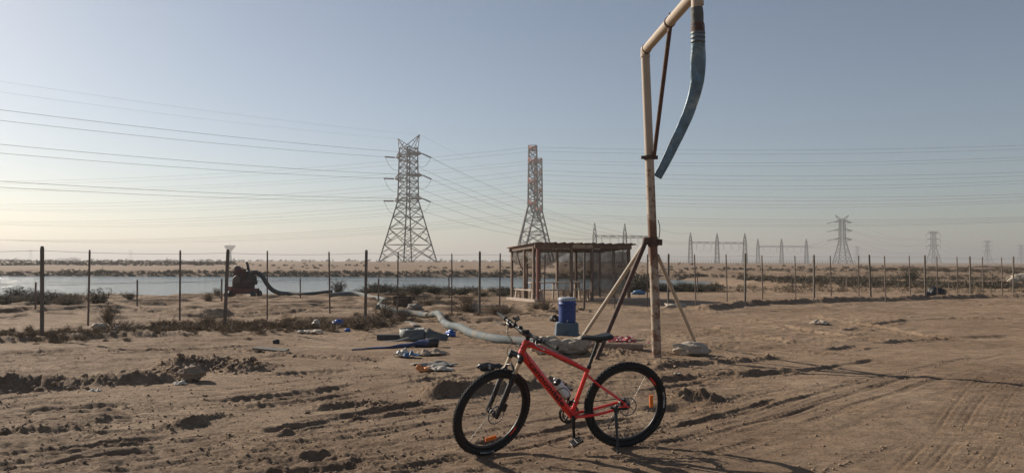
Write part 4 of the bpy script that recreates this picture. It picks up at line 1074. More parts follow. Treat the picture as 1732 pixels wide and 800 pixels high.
    tag(lump('broken_pipe_end', on(702, 525) + Vector((0, 0, .09)), (.22, .13, .12), mat('grey_scrap', (.20, .18, .155), .8, bump=.5), 61, .4, 2.0, .7, 3), 'grey broken scrap lump beside the rusty box', 'scrap')
    tag(lump('clay_lump', on(718, 531) + Vector((0, 0, .04)), (.15, .09, .07), mat('rusty_box_steel', (.060, .036, .028)), 63, .4, 2.0, .7, 3), 'small rust brown lump right of the broken scrap', 'scrap')
    a, b_ = on(708, 521), on(858, 524); c = (a + b_) * .5
    tag(MB().bar(a - c + Vector((0, 0, .04)), b_ - c + Vector((0, 0, .05)), .10, .05).build('long_plank', mat('pale_plank', (.33, .28, .22), .85, var=.2, scale=4), None, c), 'long pale plank on the sand left of the shelter', 'plank')
    # black sack by the right fence
    p = on(1582, 502); t = empty('rubbish_sack', p, label='black rubbish sack against the right fence berm', cat='sack')
    for k, (x_, z_, s_) in enumerate(((-.05, .16, .26), (.22, .20, .22), (-.34, .08, .16))):
        o = lump('sack_lobe', (x_, 0, z_), (s_ * 1.1, s_ * .8, s_ * .95), tarp, 50 + k, .35, 2.0, .8, 3); o.parent = t
    # barrier tape pile
    m = bpy.data.materials.new('red_white_tape'); n, b = nodes_of(m); N, L = n.nodes, n.links
    uv = N.new('ShaderNodeUVMap'); wv = N.new('ShaderNodeTexWave'); wv.inputs['Scale'].default_value = 1.0
    at = N.new('ShaderNodeAttribute'); at.attribute_name = 'run'
    fr = N.new('ShaderNodeMath'); fr.operation = 'FRACT'; L.new(at.outputs['Fac'], fr.inputs[0])
    gt = N.new('ShaderNodeMath'); gt.operation = 'GREATER_THAN'; gt.inputs[1].default_value = .5; L.new(fr.outputs[0], gt.inputs[0])
    mx = N.new('ShaderNodeMix'); mx.data_type = 'RGBA'; mx.inputs['A'].default_value = (.55, .03, .05, 1); mx.inputs['B'].default_value = (.62, .55, .50, 1)
    L.new(gt.outputs[0], mx.inputs['Factor']); L.new(mx.outputs['Result'], b.inputs['Base Color']); b.inputs['Roughness'].default_value = .45
    rnd = random.Random(5)
    def tape(c, spread, hgt, n_, name, label, tail=None):
        t = empty(name, c, label=label, cat='tape')
        pts = [Vector((rnd.uniform(-1, 1) * spread, rnd.uniform(-.6, .6) * spread, rnd.uniform(.02, 1) * hgt * (1 - .5 * rnd.random()))) for _ in range(n_)]
        if tail: pts += [Vector(q) for q in tail]
        sq = spline(pts, 6); vs = []; run = []; s_ = 0
        for i, q in enumerate(sq):
            d = (sq[min(i + 1, len(sq) - 1)] - sq[max(i - 1, 0)]).normalized(); an = i * .35
            sd_ = d.cross(Vector((0, math.sin(an) * .5, 1))).normalized() * .024
            up = Vector((0, 0, max(0, .03 - q.z)))
            vs += [q - sd_ + up, q + sd_ + up]; run += [s_ / .11] * 2
            if i + 1 < len(sq): s_ += (sq[i + 1] - q).length
        mb = MB(); mb.add(vs, [(2 * i, 2 * i + 1, 2 * i + 3, 2 * i + 2) for i in range(len(sq) - 1)], True)
        o = mb.build('tape_strip', m, t); a_ = o.data.attributes.new('run', 'FLOAT', 'POINT'); a_.data.foreach_set('value', run)
    tape(on(1048, 583), .30, .20, 70, 'barrier_tape', 'tangled red and white barrier tape pile right of the saddle', [(.4, 0, .04), (.6, .02, .03), (.75, 0, .03)])
    tape(on(970, 580), .22, .08, 12, 'barrier_tape', 'thin red and white tape strand behind the jagged rock')
litter()

# ================================================================== FENCES
def wire_pts(a, b, sag, n=10):
    a, b = Vector(a), Vector(b)
    return [a.lerp(b, i / n) - Vector((0, 0, 4 * sag * (i / n) * (1 - i / n))) for i in range(n + 1)]
def fences():
    pm = mat('weathered_fence_post', (.13, .108, .088), .85, var=.3, scale=6, bump=.4, bscale=20, alt=(.10, .075, .055), thr=.55)
    tm = mat('rusty_fence_rod', (.13, .095, .075), .8, var=.3, scale=8)
    wm = mat('fence_wire', (.16, .15, .14), .5, .6)
    thick = [(-330, 598), (71, 573), (380, 555), (618, 542), (811, 534), (988, 524), (1130, 520), (1260, 515), (1377, 509), (1473, 507), (1565, 503), (1642, 500), (1714, 498), (1790, 496)]
    thin = [(-20, 556), (149, 551), (304, 545), (452, 541), (558, 538), (672, 535), (764, 532), (845, 530), (920, 527), (1040, 523), (1095, 520), (1177, 518), (1230, 516), (1290, 513), (1346, 511), (1406, 508), (1453, 507), (1498, 506), (1540, 504), (1586, 503), (1620, 501), (1663, 500), (1695, 499), (1740, 497)]
    short = [(60, 520), (232, 518), (375, 512), (508, 509), (640, 507), (760, 506), (1180, 497), (1340, 495), (1432, 493), (1520, 490), (1605, 489), (1679, 488)]
    r1 = random.Random(3)
    def fence(name, pts, top, w_, m, label, wires, rnd=.0):
        P_ = [on(*p) for p in pts]
        t = empty(name, P_[len(P_) // 2], label=label, cat='fence')
        # a squared, slightly bevelled post with a chamfered head; copies share it
        mb = MB(); h = w_ / 2
        vs = []
        for z_, k in ((-.4, 1), (.97, 1), (1.0, .7)):
            vs += [(-h * k, -h * .8 * k, z_), (h * k, -h * .8 * k, z_), (h * k, h * .8 * k, z_), (-h * k, h * .8 * k, z_)]
        mb.add(vs, [(4 * i + k, 4 * i + (k + 1) % 4, 4 * i + 4 + (k + 1) % 4, 4 * i + 4 + k) for i in range(2) for k in range(4)] + [(8, 9, 10, 11), (3, 2, 1, 0)])
        me = mb.mesh('post', m); tops = []
        for p in P_:
            hh = top - p.z + r1.uniform(-.03, .03); tl = (r1.uniform(-.02, .02), r1.uniform(-.025, .025), r1.uniform(-.3, .3))
            link('post', me, t, p - t.location, tl, (1, 1, hh))
            tops.append(p + Euler(tl).to_matrix() @ Vector((0, 0, hh)))
        for fz, rr in wires:
            for a, b_, pa, pb in zip(tops[:-1], tops[1:], P_[:-1], P_[1:]):
                q0 = pa.lerp(a, fz); q1 = pb.lerp(b_, fz)
                mbw = MB().tube([v - t.location - Vector((0, w_ * .5, 0)) for v in wire_pts(q0, q1, .02 + .02 * r1.random(), 5)], rr, 4, False, False)
                mbw.build('wire', wm, t)
        return t
    fence('post_fence', thick, 1.86, .062, pm, 'wooden post and wire fence crossing behind the bicycle', ((.95, .0032), (.60, .0025), (.30, .0025)))
    fence('rod_fence', thin, 1.84, .036, tm, 'thin rusty rod fence just behind the wooden post fence', ((.55, .002),))
    fence('stake_fence', short, .92, .045, tm, 'row of short stakes nearer the pond', ((.9, .003),))
    # far compound fence on the horizon
    fm = mat('far_fence_grey', (.16, .15, .14), .8)
    t = empty('compound_fence', (150, 470, hz(150, 470)), label='far hazy fence with close posts below the switchyard gantries', cat='fence')
    me = MB().box((0, 0, 1.4), (.16, .16, 2.8)).mesh('post', fm)
    A, B_ = Vector((60, 470, 0)), Vector((232, 520, 0)); n = 90
    for i in range(n + 1):
        p = A.lerp(B_, i / n); link('post', me, t, Vector((p.x, p.y, hz(p.x, p.y) - .1)) - t.location)
    for z_ in (.4, 1.5, 2.7):
        MB().bar(Vector((A.x, A.y, hz(A.x, A.y) + z_)) - t.location, Vector((B_.x, B_.y, hz(B_.x, B_.y) + z_)) - t.location, .07, .10).build('rail', fm, t)
fences()

# ================================================================== SHELTER
def net_mat(name, col, dens):
    m = bpy.data.materials.new(name); n, b = nodes_of(m); N, L = n.nodes, n.links
    tr = N.new('ShaderNodeBsdfTransparent'); mx = N.new('ShaderNodeMixShader'); o = N['Material Output']
    tc = N.new('ShaderNodeTexCoord'); ns = N.new('ShaderNodeTexNoise'); ns.inputs['Scale'].default_value = 3; ns.inputs['Detail'].default_value = 6
    L.new(tc.outputs['Object'], ns.inputs['Vector'])
    mr = N.new('ShaderNodeMapRange'); mr.inputs['From Min'].default_value = .3; mr.inputs['From Max'].default_value = .7; mr.inputs['To Min'].default_value = dens - .12; mr.inputs['To Max'].default_value = dens + .12
    L.new(ns.outputs['Fac'], mr.inputs['Value']); L.new(mr.outputs[0], mx.inputs['Fac'])
    b.inputs['Base Color'].default_value = col + (1,); b.inputs['Roughness'].default_value = .9
    L.new(tr.outputs[0], mx.inputs[1]); L.new(b.outputs[0], mx.inputs[2]); L.new(mx.outputs[0], o.inputs['Surface']); return m
def shelter():
    wd = mat('shelter_timber', (.17, .115, .085), .8, var=.3, scale=5, bump=.3, bscale=18, alt=(.09, .065, .05), thr=.55)
    wr = mat('shelter_red_post', (.20, .075, .055), .75, var=.3, scale=5, alt=(.13, .09, .07), thr=.55)
    pal = mat('shelter_pale_board', (.44, .36, .29), .8, var=.2, scale=6, alt=(.2, .14, .1), thr=.6)
    rf = mat('rusted_corrugated_sheet', (.20, .125, .095), .7, .1, var=.3, scale=4, alt=(.10, .06, .05), thr=.52)
    net = net_mat('shade_net', (.17, .135, .105), .52); netd = net_mat('dense_shade_net', (.12, .10, .085), .66)
    t = empty('shelter', SH0, label='ramshackle timber shelter with rusty corrugated roof and torn shade net', cat='shelter')
    F = SHF; Lv = SHL
    fx = F.normalized(); ly = Lv.normalized()
    def W(f_, l_, z_): return F * f_ + Lv * l_ + Vector((0, 0, z_))
    top = lambda l_: 2.20 - .13 * l_
    def post(f_, l_, m=wd, w_=.10, off=(0, 0), lean=0.0):
        p = W(f_, l_, 0) + Vector((off[0], off[1], 0))
        MB().bar(p - Vector((0, 0, .1)), p + Vector((lean, 0, top(l_) - .02)), w_, w_, up=fx).build('post', m, t)
    for f_ in (0.0, .355, .58, 1.0): post(f_, 0, wr if f_ == 0 else wd)
    post(0.0, .04, wd, .09, (-.11, .06))
    for f_ in (0.0, .16, .30, .50, .72, 1.0): post(f_, 1.0, wd, .09)
    post(.0, .5, wd, .085); post(1.0, .5, wd, .085)
    # crooked branch prop tied to the left side post
    MB().tube([W(0, .5, 0) + Vector((.05, 0, .0)), W(0, .5, 1.1) + Vector((.03, 0, 0)), W(0, .56, 1.4) + Vector((-.10, 0, 0)), W(0, .66, 2.0) + Vector((-.16, 0, 0))], [.035, .035, .03, .022], 8).build('branch_prop', wd, t)
    # ring beam
    for (a, b_) in (((-.03, 0), (1.03, 0)), ((-.03, 1), (1.03, 1)), ((0, 0), (0, 1)), ((1, 0), (1, 1))):
        p, q = W(a[0], a[1], top(a[1]) - .03), W(b_[0], b_[1], top(b_[1]) - .03)
        MB().bar(p, q, .06, .16).build('beam', wd, t)
    # fascia boards, one of them pale with a painted number
    for f0, f1, m in ((-.02, .352, wd), (.358, .577, pal), (.583, 1.02, wd)):
        p, q = W(f0, 0, top(0) + .005) - ly * .065, W(f1, 0, top(0) + .005) - ly * .065
        MB().bar(p, q, .022, .17).build('fascia_board', m, t)
    p, q = W(0, -.02, top(0) + .0) - fx * .06, W(0, 1.02, top(1) + .0) - fx * .06
    MB().bar(p, q, .022, .17).build('fascia_board', wd, t)
    me = text_mesh('21', .15, mat('painted_number', (.05, .04, .035), .7), .001, None, .004)
    o = link('painted_number', me, t); M = Matrix.Identity(4)
    c = W(.51, 0, top(0) + .01) - ly * .079
    for i in range(3): M[i][0], M[i][1], M[i][2] = fx[i], (0, 0, 1)[i], -ly[i]
    M.translation = c; o.matrix_local = M
    # corrugated roof sheets: six, each with its own small lift
    r2 = random.Random(4); ns = 6; wd_ = F.length * 1.07 / ns
    for k in range(ns):
        x0 = -F.length * .035 + k * wd_; n = 26; vs = []; lift = r2.uniform(-.006, .020); 
        for j in range(2):
            l_ = -.14 if j == 0 else 1.10
            for i in range(n + 1):
                x_ = x0 + (wd_ + .05) * i / n
                vs.append(fx * x_ + Lv * l_ + Vector((0, 0, top(l_) + .085 + lift + .006 * (k % 2) + .020 * math.sin(x_ * 2 * math.pi / .20) + (.02 * math.sin(i * .5 + k) if j == 0 else 0))))
        mb = MB(); mb.add(vs, [(i, i + 1, n + 2 + i, n + 1 + i) for i in range(n)], True)
        o = mb.build('roof_sheet', rf, t); so = o.modifiers.new('thick', 'SOLIDIFY'); so.thickness = .012
    # nets: hanging cloth with sag and torn lower edges
    def netp(name, f0, l0, f1, l1, zt, zb, m, seed, n=18, off=0.0):
        """zb: function of u giving the lower edge"""
        vs = []; fs = []
        d = (W(f1, l1, 0) - W(f0, l0, 0)); nn = Vector((-d.y, d.x, 0)).normalized()
        for j in range(n + 1):
            for i in range(n + 1):
                u = i / n; v = j / n; b_ = zb(u)
                z_ = zt - v * (zt - b_) - .05 * abs(math.sin(u * 9 + seed)) * (1 - v)
                p = W(f0 + (f1 - f0) * u, l0 + (l1 - l0) * u, z_)
                p += nn * (off + .05 * math.sin(u * 7 + seed + v * 2) * v + .04 * float(pn(u * 5 + seed, v * 5, seed)[()] if False else math.sin(u * 13 + v * 9 + seed)) * v)
                vs.append(p)
        for j in range(n):
            for i in range(n): a = j * (n + 1) + i; fs.append((a, a + 1, a + n + 2, a + n + 1))
        MB().add(vs, fs, True).build(name, m, t)
    netp('net_panel', 0, 1, .5, 1, 2.02, lambda u: 1.55 - .3 * math.sin(u * 3.2), net, 1)
    netp('net_panel', .5, 1, 1, 1, 2.02, lambda u: .1, netd, 2)
    netp('net_panel', .02, 0, .345, 0, 2.10, lambda u: 1.25 + .62 * u - .1 * math.sin(u * 6), net, 3, off=.06)
    netp('net_panel', .59, 0, .99, 0, 2.08, lambda u: .12 + .04 * math.sin(u * 8), netd, 4, off=.07)
    netp('net_panel', .44, .06, .60, .06, 2.05, lambda u: 1.75 - 1.0 * u, net, 5)
    netp('net_panel', 0, .05, 0, .97, 2.02, lambda u: 1.72 - .25 * math.sin(u * 3), net, 6)
    netp('net_panel', 1, .05, 1, .97, 2.02, lambda u: .2, netd, 7)
    # low kerb under the left side
    MB().bar(W(0, -.05, .03) - fx * .12, W(0, 1.05, .03) - fx * .12, .16, .14).build('kerb', pal, t)
    MB().bar(W(.58, 0, .03) - ly * .10, W(1.25, 0, .03) - ly * .10, .12, .08).build('kerb', pal, t)
    # furniture stands inside, things of their own
    def bench(c0, c1, z_, wdt, label, name, cat, legs=3):
        a, b_ = SH0 + c0, SH0 + c1; mid = (a + b_) * .5
        e = empty(name, (mid.x, mid.y, hz(mid.x, mid.y)), label=label, cat=cat)
        A, B_ = a - e.location, b_ - e.location; A.z = B_.z = z_ - e.location.z + SH0.z * 0
        sd_ = Vector((-(B_ - A).y, (B_ - A).x, 0)).normalized()
        for k in (-1, 0, 1): MB().bar(A + sd_ * k * wdt / 3, B_ + sd_ * k * wdt / 3, wdt / 3 - .012, .045).build('plank', pal, e)
        for k in range(legs):
            p = A.lerp(B_, .05 + .9 * k / (legs - 1))
            for s in (1, -1): MB().bar(p + sd_ * s * wdt * .4 - Vector((0, 0, z_ + .02)), p + sd_ * s * wdt * .25 - Vector((0, 0, .023)), .07, .05).build('leg', pal, e)
    bench(W(.02, .16, 0), W(.02, .86, 0), .44, .30, 'low plank bench along the open left side of the shelter', 'bench', 'bench', 2)
    bench(W(.07, .50, 0), W(.60, .50, 0), .72, .55, 'long plank table inside the shelter', 'plank_table', 'table')
    bench(W(.05, .15, 0), W(.60, .15, 0), .44, .28, 'long plank bench in front of the table in the shelter', 'bench', 'bench')
shelter()

# ================================================================== PUMP
def pump():
    rd = mat('faded_red_pump_paint', (.11, .032, .026), .65, var=.3, scale=5, alt=(.05, .035, .03), thr=.55)
    dk = mat('oily_black_iron', (.025, .022, .022), .6, var=.3, scale=8)
    gy = mat('dusty_grey_metal', (.085, .062, .055), .6, .2, var=.25, scale=6)
    p = on(411, 504); t = empty('diesel_pump', p, (0, 0, R(-8)), label='dark red wheeled diesel water pump at the pond edge', cat='pump')
    b = MB()
    soften(MB().box((0, 0, .30), (1.16, .70, .22)).build('chassis', rd, t), .03)
    MB().box((-.42, -.36, .36), (.22, .10, .28)).build('battery_box', mat('dusty_red_box', (.25, .10, .075), .7), t)
    for x_ in (-.50, -.28, .46, .22):
        pass
    wm = MB().lathe([(.05, -.055), (.10, -.06), (.150, -.055), (.165, -.02), (.165, .02), (.150, .055), (.10, .06), (.05, .055)], 20, Matrix.Rotation(R(90), 4, 'Y')).mesh('wheel', dk)
    for x_, y_ in ((-.60, -.28), (-.60, .28), (.60, -.28), (.60, .28), (-.34, -.44)):
        link('wheel', wm, t, (x_, y_, .165), (0, 0, R(0)))
    soften(MB().box((.02, 0, .62), (.80, .50, .46)).build('engine_block', mat('oily_red_iron', (.045, .022, .020), .6, var=.3, scale=8), t), .04)
    soften(MB().box((-.10, .0, 1.02), (.40, .38, .44)).build('cylinder_head', rd, t), .05)
    for k in range(4): MB().box((-.30 + .1 * k, -.215, 1.0), (.05, .03, .26)).build('cooling_fin', gy, t)
    MB().lathe([(.12, 0), (.14, .02), (.14, .16), (.10, .20), (.05, .21)], 18, Matrix.Translation((-.26, -.03, 1.16))).build('air_filter', gy, t)
    MB().lathe([(.17, -.06), (.19, -.04), (.19, .04), (.17, .06)], 22, Matrix.Translation((-.12, -.28, .78)) @ Matrix.Rotation(R(90), 4, 'X')).build('flywheel', gy, t)
    MB().tube([(.22, 0, .90), (.24, 0, 1.10), (.22, 0, 1.26), (.18, 0, 1.46), (.14, 0, 1.52)], [.07, .075, .06, .05, .05], 12).build('exhaust', dk, t)
    MB().lathe([(.10, 0), (.17, .03), (.18, .10), (.12, .16)], 18, Matrix.Translation((.28, -.05, 1.0)) @ Matrix.Rotation(R(20), 4, 'Y')).build('fuel_tank', dk, t)
    MB().lathe([(.10, -.12), (.21, -.10), (.24, 0), (.21, .10), (.10, .12)], 22, Matrix.Translation((.42, -.12, .80)) @ Matrix.Rotation(R(90), 4, 'X')).build('pump_volute', dk, t)
    MB().tube(spline([(.42, -.12, .98), (.46, -.12, 1.05), (.56, -.1, 1.09), (.68, -.05, 1.10)], 5), .095, 14).build('discharge_pipe', dk, t)
    MB().tube([(.48, -.12, .68), (.66, -.12, .68)], .11, 14).build('suction_pipe', dk, t)
    for y_ in (-.30, .30):
        MB().tube(spline([(-.52, y_, .36), (-.54, y_, .80), (-.50, y_, .95), (-.38, y_, 1.0)], 5), .022, 8).build('guard_rail', gy, t)
    MB().tube(spline([(-.06, -.1, 1.2), (.02, -.14, 1.30), (.10, -.1, 1.18)], 5), .02, 8).build('fuel_line', gy, t)
    MB().tube([(-.58, 0, .28), (-.80, 0, .22)], .03, 8).build('tow_bar', rd, t)
pump()

# ================================================================== PYLONS, GANTRIES AND LINES
lat = mat('galvanised_lattice', (.055, .055, .056), .6, .2, var=.15, scale=.6)
redl = mat('red_oxide_lattice', (.26, .06, .04), .7, var=.25, scale=.6)
ins = mat('dark_insulator', (.045, .035, .032), .4, var=.2)
cond = mat('conductor', (.07, .07, .07), .5, .3)
def lattice(levels, leg, br, sub=True):
    """four corner legs as separate meshes plus the bracing: levels (z, half width)"""
    legs = [MB() for _ in range(4)]; b = MB()
    cs = [[Vector((sx * h, sy * h, z)) for sx, sy in ((-1, -1), (1, -1), (1, 1), (-1, 1))] for z, h in levels]
    for i in range(len(levels) - 1):
        for k in range(4):
            a0, a1 = cs[i][k], cs[i + 1][k]; b0, b1 = cs[i][(k + 1) % 4], cs[i + 1][(k + 1) % 4]
            legs[k].bar(a0, a1, leg)
            hh = levels[i + 1][0] - levels[i][0]
            b.bar(a0, b1, br); b.bar(b0, a1, br)
            b.bar(a1, b1, br)
            if hh > 4.5:
                x = a0.lerp(b1, .5 * 1.0); w0 = (b0 - a0).length; w1 = (b1 - a1).length; f = w0 / (w0 + w1)
                x = a0.lerp(b1, f); m0 = a0.lerp(a1, f); m1 = b0.lerp(b1, f)
                b.bar(m0, a0.lerp(x, .5), br * .7); b.bar(m1, b0.lerp(x, .5), br * .7)
                b.bar(m0, a1.lerp(x, .5), br * .7); b.bar(m1, b1.lerp(x, .5), br * .7)
                b.bar(a0.lerp(a1, f * .5), a0.lerp(x, .5), br * .7); b.bar(b0.lerp(b1, f * .5), b0.lerp(x, .5), br * .7)
    return legs, b
def arm_mesh(h, L, ht, br, side):
    """pyramid cross arm along local X"""
    m = MB(); tip = Vector((side * L, 0, 0)); n = 4
    lo = [Vector((side * h, s * h, 0)) for s in (-1, 1)]; up = [Vector((side * h, s * h, ht)) for s in (-1, 1)]
    for q in lo + up: m.bar(q, tip, br)
    for i in range(n):
        f, g = i / n, (i + 1) / n
        for a, b_ in ((lo[0], lo[1]), (up[0], lo[0]), (up[1], lo[1])):
            m.bar(a.lerp(tip, f), b_.lerp(tip, g), br * .7); m.bar(a.lerp(tip, g), b_.lerp(tip, g), br * .7)
    return m
def pylon(name, loc, rz, label, s=1.0, kind='tension', armmat=None, leg=.42, br=.20, armL=8.2, fine=True, group=None):
    t = empty(name, loc, (0, 0, rz), label=label, cat='pylon', group=group); t.scale = (s, s, s)
    if fine: lv = [(0, 7.4), (6.2, 6.05), (12, 4.8), (16.2, 3.9), (19.4, 3.2), (22.0, 2.65)]
    else: lv = [(0, 6.6), (8, 5.0), (15, 3.5), (22, 2.3)]
    cage = kind == 'cage'
    if cage: lv = [(0, 6.9), (6.2, 5.45), (12, 4.1), (16.2, 3.1), (19.4, 2.35), (22.0, 1.75)]
    hs = [22.0 + i * 2.4 for i in range(1, 9)] if fine else [26, 30, 34, 38, 41]
    if cage: lv += [(22.0 + i * 2.3, 1.75 - .03 * i) for i in range(1, 11)]
    else: lv += [(z, (2.65 if fine else 2.3) - .35 * (z - 22) / 19) for z in hs]
    legs, b = lattice(lv, leg, br)
    for l in legs: l.build('leg', lat, t)
    b.build('bracing', lat, t)
    for sx in (-1, 1):
        for sy in (-1, 1): MB().box((sx * lv[0][1], sy * lv[0][1], .05), (1.6, 1.6, .5)).build('footing', mat('concrete_footing', (.28, .25, .22), .9), t)
    tipz = {}
    for i, z_ in enumerate((22.4, 30.6, 38.4)):
        hw = 1.6 if cage else 2.3 if fine else 2.1
        for sd_ in (-1, 1):
            am = arm_mesh(hw, armL - (.6 if i == 2 else 0), 1.9, br * 1.05, sd_); am.build('cross_arm', armmat or lat, t, (0, 0, z_))
    # earth wire horns
    zt = lv[-1][0]
    for sd_ in (-1, 1):
        m = MB(); tip = Vector((sd_ * 6.4, 0, zt + 4.1))
        hw = lv[-1][1]
        for q in ((sd_ * hw, -hw, zt - 2.2), (sd_ * hw, hw, zt - 2.2), (sd_ * .2, -hw, zt), (sd_ * .2, hw, zt)): m.bar(q, tip, br)
        for f in (.3, .6):
            for a, b_ in (((sd_ * hw, -hw, zt - 2.2), (sd_ * .2, -hw, zt)), ((sd_ * hw, hw, zt - 2.2), (sd_ * .2, hw, zt))):
                m.bar(Vector(a).lerp(tip, f), Vector(b_).lerp(tip, f), br * .7)
        if cage:
            m2 = arm_mesh(1.4, 5.4, 1.2, br, sd_); m2.build('earth_wire_arm', redl, t, (0, 0, zt - 1.3))
        elif kind != 'tee': m.build('earth_wire_peak', lat, t)
        else:
            m2 = MB(); m2.bar((0, 0, zt), (sd_ * 7.5, 0, zt + .4), br * 1.6); m2.bar((0, 0, zt - 2), (sd_ * 7.5, 0, zt + .4), br); m2.build('earth_wire_peak', lat, t)
    return t
def string(t, a, b_, r=.27):
    MB().tube([a, b_], r, 8).build('insulator_string', ins, t)
def line_set(name, label, spans, r):
    """one run of conductors between two supports; each wire is a part"""
    o = empty(name, spans[0][0], label=label, cat='power line')
    for a, b_, sag in spans:
        pts = [p - o.location for p in wire_pts(a, b_, sag, 40)]
        MB().tube(pts, r, 4, False, True).build('conductor_wire', cond, o)
    return o

def tower_A():
    Y = 277.0; X = (690 - CX) / F_PX * Y; base = Vector((X, Y, hz(X, Y)))
    t = pylon('lattice_pylon', base, R(-45), 'tall dark lattice pylon with horned top beyond the pond')
    M = Matrix.Translation(base) @ Matrix.Rotation(R(-45), 4, 'Z')
    dl = Vector((-.63, -.777, 0)).normalized(); left = []; right = []
    gx = {}; g0 = Vector(((1057 - CX) / F_PX * 450, 450, 0))
    Mi = M.inverted(); k = 0
    for i, z_ in enumerate((22.4, 30.6, 38.4)):
        L = 8.2 - (.6 if i == 2 else 0)
        for sd_ in (-1, 1):
            tip = M @ Vector((sd_ * L, 0, z_))
            e1 = tip + dl * 5.2 + Vector((0, 0, -.25))
            far = base + dl * 300 + (tip - base); far.z = base.z + z_ - .5
            gp = g0 + Vector((-17 + 6.8 * k + (2 if sd_ > 0 else 0), 0, 15.2)); gp.y = 450; k += 1
            dr = (gp - tip); dr.z = 0; dr.normalize(); e2 = tip + dr * 5.2 + Vector((0, 0, -.8))
            string(t, Mi @ (tip + dl * .5), Mi @ e1); string(t, Mi @ (tip + dr * .5), Mi @ e2)
            jp = [e1, e1.lerp(e2, .2) - Vector((0, 0, 2.8)), e1.lerp(e2, .5) - Vector((0, 0, 4.2)), e1.lerp(e2, .8) - Vector((0, 0, 2.8)), e2]
            MB().tube([Mi @ q for q in spline(jp, 6)], .06, 5, False).build('jumper_loop', cond, t)
            left.append((e1, far, 4.3)); right.append((e2, gp, 5.0))
    line_set('power_line', 'six thick conductors from the left edge to the horned pylon', left, .042)
    line_set('power_line', 'six conductors dropping from the horned pylon to the nearest gantry', right, .048)
    ew = []; ew2 = []
    for sd_ in (-1, 1):
        tip = M @ Vector((sd_ * 6.4, 0, 41.2 + 4.1)); far = tip + dl * 300; far.z = tip.z
        ew.append((tip, far, 4.9)); ew2.append((tip, g0 + Vector((sd_ * 17, 0, 22.6)), 4.5))
    line_set('earth_wire', 'two thin earth wires from the upper left sky to the horned pylon', ew, .016)
    line_set('earth_wire', 'two thin earth wires from the horned pylon down to the nearest gantry', ew2, .020)
tower_A()

def tower_B(px, Y, label, lname, rlab, llab, s):
    X = (px - CX) / F_PX * Y; base = Vector((X, Y, hz(X, Y) - .3)); rz = R(86)
    t = pylon('lattice_pylon', base, rz, label, s, 'cage', armmat=redl, armL=8.0, leg=.40, br=.19)
    # the cage reaches higher here: two narrow end frames instead of horns
    M = Matrix.Translation(base) @ Matrix.Rotation(rz, 4, 'Z') @ Matrix.Scale(s, 4)
    Mi = M.inverted(); rs = []; ls = []
    for i, z_ in enumerate((22.4, 30.6, 38.4)):
        L = 8.0 - (.6 if i == 2 else 0)
        for sd_ in (-1, 1):
            tip = M @ Vector((sd_ * L, 0, z_)); lo = tip - Vector((0, 0, 4.0))
            for q in (-.9, .9): MB().tube([Mi @ (tip + Vector((q, 0, 0))), Mi @ lo], .20, 8).build('insulator_string', ins, t)
            rs.append((lo, Vector((lo.x + 290, lo.y - 25, lo.z + 2.6)), 4.6)); ls.append((lo, Vector((lo.x - 415, lo.y + 105, lo.z - 1.0)), 9.5))
    for sd_ in (-1, 1):
        tip = M @ Vector((sd_ * 5.4, 0, 43.7)); rs.append((tip, Vector((tip.x + 290, tip.y - 25, tip.z + 2.6)), 3.6)); ls.append((tip, Vector((tip.x - 415, tip.y + 105, tip.z - 1.0)), 7.5))
    line_set('power_line', rlab, rs, .034); line_set('power_line', llab, ls, .034)
tower_B(901, 322, 'taller of two overlapping lattice pylons with red arms behind the shelter', 'a', 'nearer bank of conductors running right from the taller red armed pylon', 'nearer bank of conductors running left from the taller red armed pylon', 1.095)
tower_B(910.5, 362, 'shorter farther lattice pylon with red arms overlapped by the taller one', 'b', 'farther bank of conductors running right from the shorter red armed pylon', 'farther bank of conductors running left from the shorter red armed pylon', 1.09)

